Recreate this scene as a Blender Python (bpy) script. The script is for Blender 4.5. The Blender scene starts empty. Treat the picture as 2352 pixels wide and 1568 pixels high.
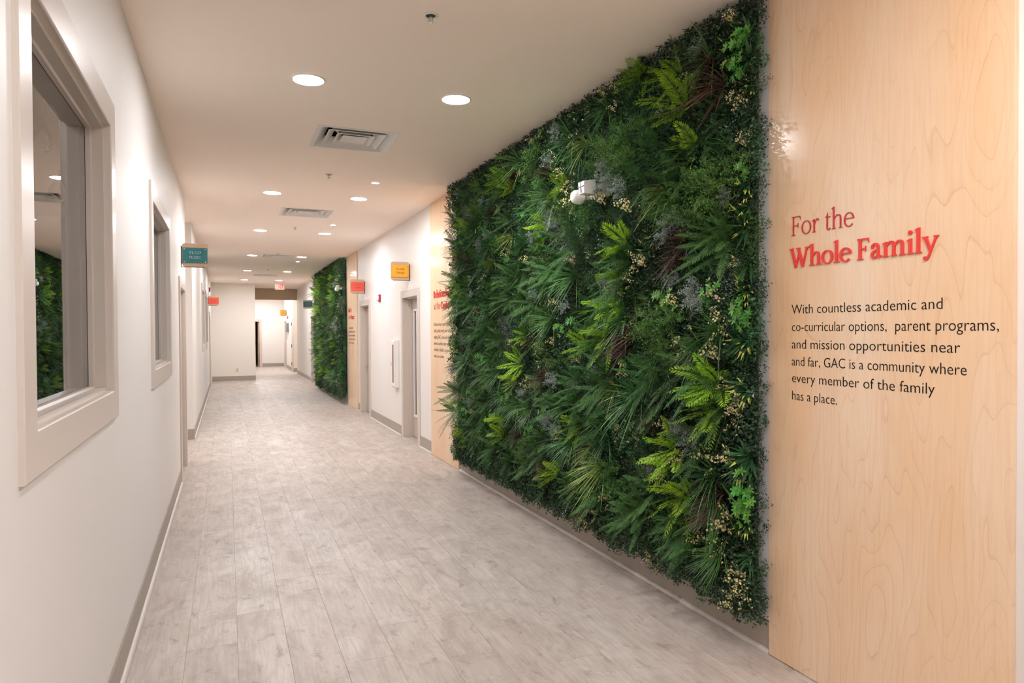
import bpy, math, random
from mathutils import Vector, Matrix
sc=bpy.context.scene
COL=sc.collection
R=math.radians

# ---------------- camera, world, exposure ----------------
cam_d=bpy.data.cameras.new('camera'); cam=bpy.data.objects.new('camera',cam_d); COL.objects.link(cam)
cam_d.sensor_width=36.0; cam_d.lens=36.0*1553.8/2352; cam_d.clip_start=0.02; cam_d.clip_end=200
def cam_matrix(ya=.3981,pi=-.0151,ro=-.0055,loc=(0,0,1.6)):
    F=Vector((math.sin(ya)*math.cos(pi),math.cos(ya)*math.cos(pi),math.sin(pi)))
    Rr=Vector((math.cos(ya),-math.sin(ya),0)); U=Rr.cross(F)
    R2=Rr*math.cos(ro)+U*math.sin(ro); U2=U*math.cos(ro)-Rr*math.sin(ro)
    m=Matrix.Identity(4)
    for i in range(3): m[i][0]=R2[i]; m[i][1]=U2[i]; m[i][2]=-F[i]; m[i][3]=loc[i]
    return m
cam.matrix_world=cam_matrix(); sc.camera=cam
w=bpy.data.worlds.new('world'); sc.world=w; w.use_nodes=True
w.node_tree.nodes['Background'].inputs[0].default_value=(1,.93,.86,1); w.node_tree.nodes['Background'].inputs[1].default_value=.02
vs=sc.view_settings; vs.view_transform='Standard'; vs.look='None'; vs.gamma=1; vs.use_curve_mapping=False; vs.exposure=1.66
LAMP=105.0            # radiance of the downlight lenses
LAMPC=(1.0,.995,1.03)
sc.cycles.max_bounces=9; sc.cycles.diffuse_bounces=6; sc.cycles.glossy_bounces=4; sc.cycles.transmission_bounces=6
sc.cycles.sample_clamp_indirect=6; sc.cycles.caustics_reflective=False; sc.cycles.caustics_refractive=False

# ---------------- materials ----------------
def mat(name,col,rough=.6,metal=0,spec=.5,coat=0,coatr=.15,emit=None,es=0,alpha=1):
    m=bpy.data.materials.new(name); m.use_nodes=True; b=m.node_tree.nodes['Principled BSDF']; i=b.inputs
    i['Base Color'].default_value=(*col,1); i['Roughness'].default_value=rough; i['Metallic'].default_value=metal
    i['Specular IOR Level'].default_value=spec; i['Coat Weight'].default_value=coat; i['Coat Roughness'].default_value=coatr
    if emit: i['Emission Color'].default_value=(*emit,1); i['Emission Strength'].default_value=es
    return m
class NT:
    def __init__(s,m): s.t=m.node_tree; s.b=s.t.nodes['Principled BSDF']
    def n(s,ty,**k):
        x=s.t.nodes.new(ty)
        for a,v in k.items():
            if a.startswith('i_'): x.inputs[int(a[2:])].default_value=v
            else: setattr(x,a,v)
        return x
    def l(s,a,b): s.t.links.new(a,b)
    def m(s,op,a,b=0.0,c=None):
        x=s.t.nodes.new('ShaderNodeMath'); x.operation=op
        for k,v in enumerate((a,b,c)):
            if v is None: continue
            if isinstance(v,(int,float)): x.inputs[k].default_value=v
            else: s.l(v,x.inputs[k])
        return x.outputs[0]
    def mix(s,f,a,b,bt='MIX'):
        x=s.t.nodes.new('ShaderNodeMix'); x.data_type='RGBA'; x.blend_type=bt
        for k,v in ((0,f),(6,a),(7,b)):
            if isinstance(v,(int,float)): x.inputs[k].default_value=v
            elif isinstance(v,tuple): x.inputs[k].default_value=(*v,1) if len(v)==3 else v
            else: s.l(v,x.inputs[k])
        return x.outputs[2]
    def ramp(s,f,stops):
        x=s.t.nodes.new('ShaderNodeValToRGB'); e=x.color_ramp.elements
        while len(e)<len(stops): e.new(.5)
        for q,(p,c) in zip(e,stops): q.position=p; q.color=(c,c,c,1) if isinstance(c,(int,float)) else (*c,1)
        s.l(f,x.inputs[0]); return x.outputs[0]
    def noise(s,vec,scale,det=2,rough=.5,dist=0,sc3=(1,1,1)):
        mp=s.n('ShaderNodeMapping'); mp.inputs['Scale'].default_value=sc3; s.l(vec,mp.inputs[0])
        x=s.n('ShaderNodeTexNoise'); x.inputs['Scale'].default_value=scale; x.inputs['Detail'].default_value=det
        x.inputs['Roughness'].default_value=rough; x.inputs['Distortion'].default_value=dist; s.l(mp.outputs[0],x.inputs[0]); return x.outputs[0]
def paint(name,col,rough=.5,bump=.03,scale=220,spec=.5):
    m=mat(name,col,rough,spec=spec); t=NT(m); tc=t.n('ShaderNodeTexCoord')
    n=t.noise(tc.outputs['Object'],scale,2); n2=t.noise(tc.outputs['Object'],1.3,3)
    c=t.mix(n2,tuple(x*.975 for x in col),tuple(min(1,x*1.025) for x in col)); t.l(c,t.b.inputs['Base Color'])
    bp=t.n('ShaderNodeBump'); bp.inputs['Strength'].default_value=bump; bp.inputs['Distance'].default_value=.002; t.l(n,bp.inputs['Height']); t.l(bp.outputs[0],t.b.inputs['Normal'])
    return m
M={}
M['wall']=paint('wall_paint',(.765,.735,.705),.47,.05,spec=.35)
M['wall2']=paint('wall_paint_warm',(.80,.745,.672),.55,.05,spec=.3)
M['ceil']=paint('ceiling_paint',(.97,.85,.755),.75,.06)
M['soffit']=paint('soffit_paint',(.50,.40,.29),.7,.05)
M['trim']=paint('greige_trim',(.60,.535,.475),.30,.02,60)
M['door']=paint('greige_door',(.52,.455,.40),.35,.02,60)
M['doorw']=paint('white_door',(.75,.72,.68),.4,.02,60)
M['base']=paint('vinyl_base',(.37,.32,.27),.45,.02,80)
M['quarter']=paint('quarter_round',(.56,.52,.48),.35,.02,80)
M['white']=mat('white_plastic',(.82,.8,.77),.35)
M['vent']=mat('vent_enamel',(.72,.70,.67),.35)
M['lensw']=mat('clear_white_lens',(.85,.86,.88),.12,coat=.6,coatr=.05)
M['black']=mat('black_void',(.012,.012,.013),.8)
M['dark']=mat('dark_metal',(.05,.045,.05),.4,metal=.6)
M['hole']=mat('dark_duct',(.02,.02,.022),.7)
M['steel']=mat('brushed_steel',(.55,.54,.52),.28,metal=1)
M['chrome']=mat('chrome',(.75,.75,.75),.12,metal=1)
M['lamp']=mat('lamp_lens',(.9,.9,.9),.4,emit=LAMPC,es=LAMP)
M['lamps']=mat('lamp_lens_small',(.9,.9,.9),.4,emit=LAMPC,es=LAMP*.35)
M['redplate']=mat('red_enamel',(.45,.02,.045),.35)
M['redthin']=mat('red_vinyl',(.50,.022,.03),.35)
M['redbold']=mat('red_acrylic',(.72,.035,.025),.25,coat=.3)
M['ink']=mat('black_vinyl',(.012,.009,.007),.6,spec=.15)
M['ink3']=mat('charcoal_vinyl',(.05,.035,.028),.4)
M['ink2']=mat('brown_ink',(.14,.06,.02),.5)
M['teal']=mat('teal_acrylic',(.012,.17,.20),.25)
M['yellow']=mat('yellow_acrylic',(.86,.40,.02),.25)
M['coral']=mat('coral_acrylic',(.80,.10,.07),.25)
M['pale']=mat('pale_lettering',(.42,.50,.45),.4)
M['coralink']=mat('coral_ink',(.42,.05,.035),.4)
M['exitbox']=mat('exit_panel',(.55,.30,.22),.3,emit=(1,.45,.3),es=.06)
M['exitred']=mat('exit_red',(.8,.05,.03),.3,emit=(1,.05,.035),es=.30)
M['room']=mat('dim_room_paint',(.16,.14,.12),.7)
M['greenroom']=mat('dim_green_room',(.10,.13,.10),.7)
M['greyback']=paint('grey_backing',(.55,.54,.53),.6,.02)
M['soil']=mat('backing_mesh',(.012,.030,.014),.9)
M['greybox']=mat('grey_box',(.22,.22,.24),.5)
M['rubber']=mat('seam_dark',(.08,.07,.06),.8)
def glass():
    m=bpy.data.materials.new('window_glass'); m.use_nodes=True; b=m.node_tree.nodes['Principled BSDF'].inputs
    b['Base Color'].default_value=(.93,.97,.95,1); b['Roughness'].default_value=0; b['Transmission Weight'].default_value=1; b['IOR'].default_value=1.52
    return m
M['glass']=glass()
def maple(name,seed,tone=1.0):
    m=mat(name,(.85,.6,.4),.5,coat=.9 if seed==1 else .45,coatr=.17,spec=.25); t=NT(m); tc=t.n('ShaderNodeTexCoord')
    ad=t.n('ShaderNodeVectorMath',operation='ADD'); t.l(tc.outputs['Object'],ad.inputs[0]); ad.inputs[1].default_value=(seed*3.1,seed*1.7,seed*2.3)
    v=ad.outputs[0]
    big=t.noise(v,1.15,2.5,.42,.25,(1,2.6,.55))
    q=t.m('FRACT',t.m('MULTIPLY',big,24.0)); 
    line=t.ramp(q,[(0,0.0),(.035,1.0),(.085,.22),(.35,0.0),(1,0.0)])
    amp=t.ramp(t.noise(v,1.0,2,.5,0,(1,1.6,.6)),[(.30,.12),(.62,.75)])
    st=t.noise(v,1,4,.6,.15,(1,75,3.2)); fle=t.noise(v,1,2,.5,0,(1,160,14))
    blo=t.noise(v,.9,3,.5,.4,(1,3.2,.8))
    c=t.mix(t.ramp(blo,[(.3,0),(.7,1)]),(.79,.525,.31),(.83,.65,.475))
    c=t.mix(t.m('MULTIPLY',t.m('MULTIPLY',line,amp),.46),c,(.50,.24,.11))
    c=t.mix(t.m('MULTIPLY',t.ramp(st,[(.45,0),(.75,1)]),.22),c,(.58,.32,.17))
    c=t.mix(t.m('MULTIPLY',t.ramp(fle,[(.62,0),(.75,1)]),.14),c,(.45,.22,.1))
    if seed==1:   # knots of the near panel (centre y, z, half width, half height)
        for (ky,kz,ry,rz,dk) in ((1.868,1.238,.007,.027,1),(1.939,1.19,.005,.012,.8),(1.775,1.333,.004,.018,.8),(1.886,.544,.005,.008,.9),(2.289,.281,.003,.012,.5),(1.981,2.649,.06,.012,.12),(1.868,1.20,.022,.07,.22),(1.939,1.15,.02,.06,.2),(1.76,1.28,.025,.05,.2)):
            sp=t.n('ShaderNodeSeparateXYZ'); t.l(tc.outputs['Object'],sp.inputs[0])
            wob=t.m('MULTIPLY',t.m('SUBTRACT',t.noise(tc.outputs['Object'],60,2),.5),.8)
            a=t.m('DIVIDE',t.m('SUBTRACT',sp.outputs[1],ky),ry); b=t.m('DIVIDE',t.m('SUBTRACT',sp.outputs[2],kz),rz)
            d=t.m('ADD',t.m('SQRT',t.m('ADD',t.m('MULTIPLY',a,a),t.m('MULTIPLY',b,b))),wob)
            f=t.m('MULTIPLY',t.ramp(d,[(.6,1),(1.0,0)]),dk)
            c=t.mix(f,c,(.09,.03,.012) if dk>.3 else (.55,.24,.09))
    if tone<1: c=t.mix(1.0,c,(tone,tone*.93,tone*.84),'MULTIPLY')
    t.l(c,t.b.inputs['Base Color'])
    return m
M['maple1']=maple('maple_veneer_near',1); M['maple2']=maple('maple_veneer_middle',2); M['maple3']=maple('maple_veneer_far',3)
M['signwood']=maple('sign_birch',4,.72)
def plankmat():
    m=mat('vinyl_plank',(.6,.5,.43),.46,spec=.45); t=NT(m); tc=t.n('ShaderNodeTexCoord'); oi=t.n('ShaderNodeObjectInfo')
    rnd=oi.outputs['Random']
    cmb=t.n('ShaderNodeCombineXYZ'); t.l(t.m('MULTIPLY',rnd,37.0),cmb.inputs[0]); t.l(t.m('MULTIPLY',rnd,91.0),cmb.inputs[1])
    ad=t.n('ShaderNodeVectorMath',operation='ADD'); t.l(tc.outputs['Object'],ad.inputs[0]); t.l(cmb.outputs[0],ad.inputs[1]); v=ad.outputs[0]
    base=t.mix(rnd,(.465,.41,.365),(.545,.50,.455))
    r2=t.m('FRACT',t.m('MULTIPLY',rnd,7.31)); base=t.mix(t.m('MULTIPLY',r2,.4),base,(.52,.43,.375))
    cl=t.noise(v,3.4,6,.68,1.1,(1.5,.8,1)); c=t.mix(t.m('MULTIPLY',t.ramp(cl,[(.44,0),(.66,1)]),.50),base,(.27,.22,.185))
    li=t.noise(v,3.2,4,.6,.5,(1.5,.6,1)); c=t.mix(t.m('MULTIPLY',t.ramp(li,[(.5,0),(.75,1)]),.5),c,(.66,.61,.56))
    gr=t.noise(v,1,6,.66,.9,(48,3.2,1)); c=t.mix(t.m('MULTIPLY',t.ramp(gr,[(.43,0),(.62,1)]),.46),c,(.33,.27,.225))
    wv=t.noise(v,1.6,2,.4,.3,(2.6,.7,1)); q=t.m('FRACT',t.m('MULTIPLY',wv,22.0)); cath=t.ramp(q,[(0,0),(.1,1),(.35,0),(1,0)])
    cm=t.ramp(t.noise(v,1.4,2),[(.5,0),(.6,1)]); c=t.mix(t.m('MULTIPLY',t.m('MULTIPLY',cath,cm),.34),c,(.40,.32,.26))
    saw=t.noise(v,1,3,.6,0,(2,110,1)); sm=t.ramp(t.noise(v,3,2),[(.52,0),(.62,1)]); c=t.mix(t.m('MULTIPLY',t.m('MULTIPLY',t.ramp(saw,[(.45,0),(.6,1)]),sm),.30),c,(.36,.29,.24))
    sp=t.noise(v,11,4,.72,.6,(1,.6,1)); c=t.mix(t.m('MULTIPLY',t.ramp(sp,[(.57,0),(.70,1)]),.62),c,(.22,.18,.15))
    t.l(c,t.b.inputs['Base Color'])
    t.l(t.ramp(cl,[(.3,.40),(.7,.55)]),t.b.inputs['Roughness'])
    b=t.n('ShaderNodeBump'); b.inputs['Strength'].default_value=.12; b.inputs['Distance'].default_value=.001; t.l(gr,b.inputs['Height']); t.l(b.outputs[0],t.b.inputs['Normal'])
    return m
M['plank']=plankmat(); M['subfloor']=mat('subfloor_joint',(.36,.30,.25),.8)
def leaf(name,a,b,rough=.45,spec=.35,tr=.2,hv=.12):
    m=bpy.data.materials.new(name); m.use_nodes=True; t=NT(m)
    g=t.n('ShaderNodeNewGeometry'); oi=t.n('ShaderNodeObjectInfo')
    c=t.mix(g.outputs['Random Per Island'],a,b)
    k=t.m('MULTIPLY_ADD',oi.outputs['Random'],.5,.75)
    h=t.n('ShaderNodeHueSaturation'); t.l(c,h.inputs['Color']); t.l(k,h.inputs['Value'])
    t.l(t.m('MULTIPLY_ADD',t.m('FRACT',t.m('MULTIPLY',oi.outputs['Random'],5.3)),hv*.25,.5-hv*.125),h.inputs['Hue'])
    c=h.outputs[0]; i=t.b.inputs; t.l(c,i['Base Color']); i['Roughness'].default_value=rough; i['Specular IOR Level'].default_value=spec
    tl=t.n('ShaderNodeBsdfTranslucent'); t.l(c,tl.inputs[0]); mx=t.n('ShaderNodeMixShader'); mx.inputs[0].default_value=tr
    t.l(t.b.outputs[0],mx.inputs[1]); t.l(tl.outputs[0],mx.inputs[2]); t.l(mx.outputs[0],t.t.nodes['Material Output'].inputs[0])
    return m
LEAFS=1.25
def L3(r,g,b): return (min(.9,r*LEAFS),min(.9,g*LEAFS),min(.9,b*LEAFS))
M['fern']=leaf('fern_green',L3(.027,.086,.024),L3(.080,.175,.048),.62,.15)
M['lime']=leaf('lime_green',L3(.15,.31,.014),L3(.33,.52,.035))
M['grass']=leaf('grass_green',L3(.035,.12,.03),L3(.11,.24,.07),.38)
M['ygrass']=leaf('yellow_grass',L3(.10,.17,.03),L3(.30,.34,.09),.4)
M['burg']=leaf('burgundy_leaf',L3(.065,.032,.026),L3(.145,.078,.058),.45,hv=.02)
M['box']=leaf('boxwood_green',L3(.010,.034,.017),L3(.050,.105,.048),.30,.55)
M['small']=leaf('small_leaf_green',L3(.032,.075,.032),L3(.09,.145,.065),.4,.4)
M['emer']=leaf('emerald_leaf',L3(.028,.10,.04),L3(.075,.21,.08),.38)
M['silver']=leaf('silver_leaf',L3(.14,.18,.155),L3(.34,.39,.36),.4)
M['bush']=leaf('feathery_green',L3(.045,.12,.022),L3(.11,.22,.05),.5)
M['scheff']=leaf('bright_leaf',L3(.06,.22,.03),L3(.16,.42,.08),.35)
M['vdark']=leaf('lance_leaf',L3(.02,.075,.028),L3(.05,.13,.05),.35,.5)
M['vtip']=leaf('lance_tip',L3(.38,.45,.06),L3(.60,.62,.15),.4,hv=.03)
M['petal']=leaf('cream_petal',L3(.62,.46,.20),L3(.85,.72,.42),.55,.2,.25,hv=.03)
M['stem']=leaf('stem_green',L3(.03,.06,.02),L3(.06,.1,.03))

# ---------------- mesh helpers ----------------
class MB:
    def __init__(s): s.v=[]; s.f=[]; s.mi=[]
    def add(s,vs,fs,mi=0):
        o=len(s.v); s.v+= [tuple(x) for x in vs]; s.f+=[tuple(i+o for i in f) for f in fs]; s.mi+=[mi]*len(fs)
    def box(s,x0,x1,y0,y1,z0,z1,mi=0):
        s.add([(x0,y0,z0),(x1,y0,z0),(x1,y1,z0),(x0,y1,z0),(x0,y0,z1),(x1,y0,z1),(x1,y1,z1),(x0,y1,z1)],
              [(0,3,2,1),(4,5,6,7),(0,1,5,4),(1,2,6,5),(2,3,7,6),(3,0,4,7)],mi)
        return s
    def lathe(s,prof,c=(0,0,0),ax='Z',n=28,mi=0,cap=True):
        vs=[];fs=[]
        for r,h in prof:
            for k in range(n):
                a=2*math.pi*k/n; p={'Z':(r*math.cos(a),r*math.sin(a),h),'X':(h,r*math.cos(a),r*math.sin(a)),'Y':(r*math.sin(a),h,r*math.cos(a))}[ax]
                vs.append((p[0]+c[0],p[1]+c[1],p[2]+c[2]))
        for i in range(len(prof)-1):
            for k in range(n): fs.append((i*n+k,i*n+(k+1)%n,(i+1)*n+(k+1)%n,(i+1)*n+k))
        if cap:
            fs.append(tuple(range(n-1,-1,-1))); fs.append(tuple((len(prof)-1)*n+k for k in range(n)))
        s.add(vs,fs,mi); return s
    def tube(s,a,b,r,n=8,mi=0):
        a=Vector(a);b=Vector(b);d=(b-a).normalized();u=d.orthogonal().normalized();w_=d.cross(u);vs=[]
        for p in(a,b):
            for k in range(n): t=2*math.pi*k/n; vs.append(p+u*r*math.cos(t)+w_*r*math.sin(t))
        s.add(vs,[(k,(k+1)%n,n+(k+1)%n,n+k) for k in range(n)]+[tuple(range(n-1,-1,-1)),tuple(range(n,2*n))],mi); return s
    def sweep(s,mp,y0,y1,z0,z1,prof,openb=False,mi=0,closed=False):
        """mitred frame: profile points (outset d, height h) around a rectangle; mp maps (y,z,h) to space"""
        vs=[];k=len(prof)
        for d,h in prof:
            zb=z0 if openb else z0-d
            for (a,b) in ((y0-d,zb),(y0-d,z1+d),(y1+d,z1+d),(y1+d,zb)): vs.append(mp(a,b,h))
        fs=[]
        for i in range(k-1 if not closed else k):
            j=(i+1)%k
            for c in range(3 if openb else 4): e=(c+1)%4; fs.append((i*4+c,i*4+e,j*4+e,j*4+c))
        s.add(vs,fs,mi); return s
    def build(s,name,mats,parent=None,org=None,smooth=False,bevel=0,**props):
        me=bpy.data.meshes.new(name)
        o_=Vector(org) if org is not None else (Vector(parent['org']) if parent is not None and 'org' in parent else Vector((0,0,0)))
        me.from_pydata([tuple(Vector(v)-o_) for v in s.v],[],s.f)
        mats=mats if isinstance(mats,(list,tuple)) else [mats]
        for m in mats: me.materials.append(m)
        if len(mats)>1: me.polygons.foreach_set('material_index',s.mi)
        if smooth: me.polygons.foreach_set('use_smooth',[True]*len(me.polygons))
        me.update()
        ob=bpy.data.objects.new(name,me); COL.objects.link(ob)
        if parent is not None: ob.parent=parent
        elif org is not None: ob.location=org
        if bevel:
            md=ob.modifiers.new('bevel','BEVEL'); md.width=bevel; md.segments=2; md.limit_method='ANGLE'; md.angle_limit=R(40)
        for k_,v_ in props.items(): ob[k_]=v_
        return ob
def thing(name,loc,label=None,cat=None,group=None,kind=None,local=False):
    o=bpy.data.objects.new(name,None); COL.objects.link(o); o.location=loc; o.empty_display_size=.1
    if not local: o['org']=tuple(loc)
    for k,v in(('label',label),('category',cat),('group',group),('kind',kind)):
        if v: o[k]=v
    return o
def copytree(src,loc,label,group=None,par=None):
    def cp(o,p):
        c=o.copy(); COL.objects.link(c); c.parent=p
        for ch in o.children: cp(ch,c)
        return c
    r=cp(src,par); r.location=loc; r['label']=label
    if group: r['group']=group
    return r
def struct(mb,name,m,parent=None,**k): return mb.build(name,m,parent,kind='structure',**k) if parent is None else mb.build(name,m,parent,**k)

XL,XR,HC=-.474,2.466,3.257
Y0,YF=-4.0,24.45
rng=random.Random(7)
# ---------------- setting: floor ----------------
fl=MB()
fl.box(-.7,2.7,Y0-.1,27.0,-.08,-.002); fl.box(-3.4,-.7,9.35,11.25,-.08,-.002); fl.box(.3,4.2,27.0,34.1,-.08,-.002); fl.box(-.2,1.9,34.1,37,-.08,-.002)
fl.box(-4,-.7,-1,8.9,-.08,-.002); 
floor=struct(fl,'floor',M['subfloor'])
PW=.238; PX0=-.207; PLN=1.524; G=.0006
offs={-1:4.9,0:3.75,1:4.12,2:4.6,3:3.3}
def plank(x0,x1,y0,y1,stuff=None):
    ch=.0009
    vs=[(x0,y0,-.004),(x1,y0,-.004),(x1,y1,-.004),(x0,y1,-.004),(x0,y0,-ch),(x1,y0,-ch),(x1,y1,-ch),(x0,y1,-ch),(x0+ch,y0+ch,0),(x1-ch,y0+ch,0),(x1-ch,y1-ch,0),(x0+ch,y1-ch,0)]
    fs=[(0,1,5,4),(1,2,6,5),(2,3,7,6),(3,0,4,7),(4,5,9,8),(5,6,10,9),(6,7,11,10),(7,4,8,11),(8,9,10,11)]
    mb=stuff or MB(); 
    if stuff: mb.add(vs,fs); return
    cx,cy=(x0+x1)/2,(y0+y1)/2
    mb.add([(a-cx,b-cy,c) for a,b,c in vs],fs); o=mb.build('plank',M['plank'],floor); o.location=(cx,cy,0)
for k in range(-2,12):
    xa=PX0+k*PW; xb=xa+PW
    xa=max(xa,XL); xb=min(xb,XR)
    if xb-xa<.01: continue
    if k not in offs: offs[k]=rng.uniform(0,PLN)+rng.choice([0,.3])
    ya=offs[k]-PLN*6
    while ya<27:
        yb=ya+PLN; a=max(ya,-3.2); b=min(yb,YF if xb<.87 else 27.0)
        if b-a>.05: plank(xa+G/2,xb-G/2,a+G/2,b-G/2)
        ya=yb
fx=MB()
for (x0,x1,y0,y1) in ((-.9,XL,7.98,9.35),(-3.4,XL,9.35,11.25),(.87,XR,27,33.9),(XR,4.2,27,28.65),(XR,2.62,9.2,13.8),(XR,2.62,21.4,22.4),(-.2,1.5,33.9,36.9)):
    k=0; x=x0
    while x<x1-.01:
        xe=min(x+PW,x1); y=y0-rng.uniform(0,1)
        while y<y1:
            a=max(y,y0); b=min(y+PLN,y1)
            if b-a>.02: plank(x+G/2,xe-G/2,a+G/2,b-G/2,fx)
            y+=PLN
        x=xe
ob=fx.build('plank_run',M['plank'],floor,kind='stuff')
# ---------------- ceiling with vent holes ----------------
VX0,VX1=.70,1.34; VENTS=[5.93,9.78,15.56,20.75]; VH=.32
c=MB(); t0,t1=HC,HC+.05
c.box(-.65,VX0,Y0,27.0,t0,t1); c.box(VX1,2.65,Y0,27.0,t0,t1)
ys=[Y0]+[q for v in VENTS for q in (v-VH,v+VH)]+[27.0]
for a,b in zip(ys[::2],ys[1::2]): c.box(VX0,VX1,a,b,t0,t1)
c.box(-3.4,-.65,9.35,11.25,t0,t1); c.box(.3,4.2,27.0,34.1,t0,t1)
struct(c,'ceiling',M['ceil'])
# ---------------- walls ----------------
def wall_x(mb,xa,xb,y0,y1,z0,z1,holes):
    """wall slab in the YZ plane with rectangular holes (ya,yb,za,zb) sorted along y"""
    y=y0
    for (a,b,p,q) in holes:
        if a>y: mb.box(xa,xb,y,a,z0,z1)
        if p>z0: mb.box(xa,xb,a,b,z0,p)
        if q<z1: mb.box(xa,xb,a,b,q,z1)
        y=b
    if y1>y: mb.box(xa,xb,y,y1,z0,z1)
WZ0,WZ1=1.345,2.51
WIN=[(2.10,3.41),(5.24,6.64),(15.38,16.9),(18.05,19.55)]
LD1=(8.10,9.00,2.11); LD2=(21.3,22.2,2.11)
mb=MB(); wall_x(mb,XL-.16,XL,Y0,9.35,0,HC,[(WIN[0][0],WIN[0][1],WZ0,WZ1),(WIN[1][0],WIN[1][1],WZ0,WZ1),(LD1[0],LD1[1],0,LD1[2])]); struct(mb,'wall_left',M['wall'])
mb=MB(); wall_x(mb,XL-.16,XL-.01,11.25,YF,0,HC,[(WIN[2][0],WIN[2][1],WZ0,WZ1),(WIN[3][0],WIN[3][1],WZ0,WZ1),(LD2[0],LD2[1],0,LD2[2])]); struct(mb,'wall_left_far',M['wall'])
mb=MB(); mb.box(-3.4,XL-.16,11.25,11.4,0,HC); mb.box(-3.55,-3.4,9.2,11.4,0,HC); mb.box(-3.4,XL-.16,9.2,9.35,0,HC); struct(mb,'wall_alcove',M['wall2'])
RD=[(9.25,10.13,2.12),(12.77,13.65,2.12),(21.45,22.33,2.12)]
mb=MB(); wall_x(mb,XR,XR+.16,Y0,27.2,0,HC,[(a,b,0,z) for a,b,z in RD]); struct(mb,'wall_right',M['wall'])
mb=MB(); mb.box(XL-.16,.87,YF,YF+.15,0,HC); mb.box(.72,.87,YF+.15,34.05,0,HC); struct(mb,'wall_end',M['wall2'])
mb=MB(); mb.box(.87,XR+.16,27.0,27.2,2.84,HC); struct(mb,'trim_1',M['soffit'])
mb=MB(); mb.box(XR,4.2,28.65,28.8,0,HC); struct(mb,'wall_return',M['wall2'])
mb=MB(); mb.box(4.2,4.35,27.05,28.8,0,HC); mb.box(XR+.16,4.2,27.05,27.2,0,HC); struct(mb,'wall_recess',M['wall2'])
mb=MB(); wall_x(mb,XR,XR+.16,28.8,34.05,0,HC,[(32.2,33.15,0,2.12)]); struct(mb,'wall_right_far',M['wall'])
mb=MB(); mb.box(1.40,XR,33.9,34.05,0,HC); mb.box(.87,1.40,33.9,34.05,2.14,HC); struct(mb,'wall_far',M['wall'])
mb=MB(); mb.box(XL-.16,XR+.16,Y0-.15,Y0,0,HC); struct(mb,'wall_back',M['wall'])
# dim rooms behind windows / doors
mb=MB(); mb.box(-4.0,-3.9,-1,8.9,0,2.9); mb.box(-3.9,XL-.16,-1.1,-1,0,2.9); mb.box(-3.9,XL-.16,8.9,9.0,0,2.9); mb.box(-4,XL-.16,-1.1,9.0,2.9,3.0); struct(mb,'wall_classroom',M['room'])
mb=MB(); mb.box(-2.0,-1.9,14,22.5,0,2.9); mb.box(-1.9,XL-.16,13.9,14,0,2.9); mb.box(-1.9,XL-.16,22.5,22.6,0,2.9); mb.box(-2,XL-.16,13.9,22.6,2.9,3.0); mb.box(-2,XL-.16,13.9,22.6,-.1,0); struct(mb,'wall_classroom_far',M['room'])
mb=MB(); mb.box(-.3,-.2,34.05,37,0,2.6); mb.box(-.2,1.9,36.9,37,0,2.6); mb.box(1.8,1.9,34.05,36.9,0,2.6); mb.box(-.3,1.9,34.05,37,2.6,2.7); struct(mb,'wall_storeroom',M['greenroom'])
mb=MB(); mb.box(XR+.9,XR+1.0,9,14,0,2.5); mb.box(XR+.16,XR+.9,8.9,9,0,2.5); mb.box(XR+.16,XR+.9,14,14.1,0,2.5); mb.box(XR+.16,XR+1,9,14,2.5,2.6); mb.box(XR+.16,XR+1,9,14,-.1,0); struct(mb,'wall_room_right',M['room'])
# ---------------- baseboards ----------------
def baseboard(name,x,y0,y1,side,gap=None):
    """side +1: wall on the left (faces +X); -1: wall on the right"""
    s=side; mb=MB(); a,b=sorted((x,x+s*.008)); mb.box(a,b,y0,y1,.0,.152)
    mb.box(*sorted((x,x+s*.003)),y0,y1,.152,.156)
    p=struct(mb,name,M['base'])
    qs=[(y0,y1)] if gap is None else [(y0,gap-.002),(gap+.002,y1)]
    for i,(c,d) in enumerate(qs):
        q=MB(); n=6; o=.008+(.0 if i==0 else .0); rr=.019
        prof=[(x+s*(o+rr*math.cos(t*math.pi/2/n)),rr*math.sin(t*math.pi/2/n)) for t in range(n+1)]+[(x+s*o,rr),(x+s*o,0)]
        k=len(prof); q.add([(px,c,pz) for px,pz in prof]+[(px,d,pz) for px,pz in prof],[(j,(j+1)%k,k+(j+1)%k,k+j) for j in range(k)]+[tuple(range(k)),tuple(range(2*k-1,k-1,-1))])
        q.build('quarter_round',M['quarter'],p,smooth=False)
    return p
baseboard('baseboard_left',XL,Y0,7.985,1,gap=5.25)
baseboard('baseboard_left_far',XL-.01,11.25,21.19,1)
baseboard('baseboard_right',XR,2.57,7.40,-1)
baseboard('baseboard_right_near',XR,Y0,1.44,-1)
baseboard('baseboard_right_doors',XR,8.56,9.14,-1)
baseboard('baseboard_right_middle',XR,10.24,12.66,-1)
baseboard('baseboard_right_panel',XR,13.76,13.97,-1)
baseboard('baseboard_right_green',XR,15.19,20.2,-1)
baseboard('baseboard_right_far',XR,22.45,27.2,-1)
mb=MB(); mb.box(-.9,XL-.005,11.238,11.25,0,.155); mb.box(-.9,XL-.005,11.22,11.238,0,.018); struct(mb,'baseboard_alcove',M['base'])
mb=MB(); mb.box(XL,.87,YF-.008,YF,0,.155); mb.box(XL,.87,YF-.026,YF-.008,0,.018); struct(mb,'baseboard_end',M['base'])
mb=MB(); mb.box(1.5,XR,33.892,33.9,0,.155); struct(mb,'baseboard_far',M['base'])
mb=MB(); mb.box(XR-.008,XR,28.65,32.1,0,.155); mb.box(XR,4.1,28.642,28.65,0,.155); struct(mb,'baseboard_return',M['base'])
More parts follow.
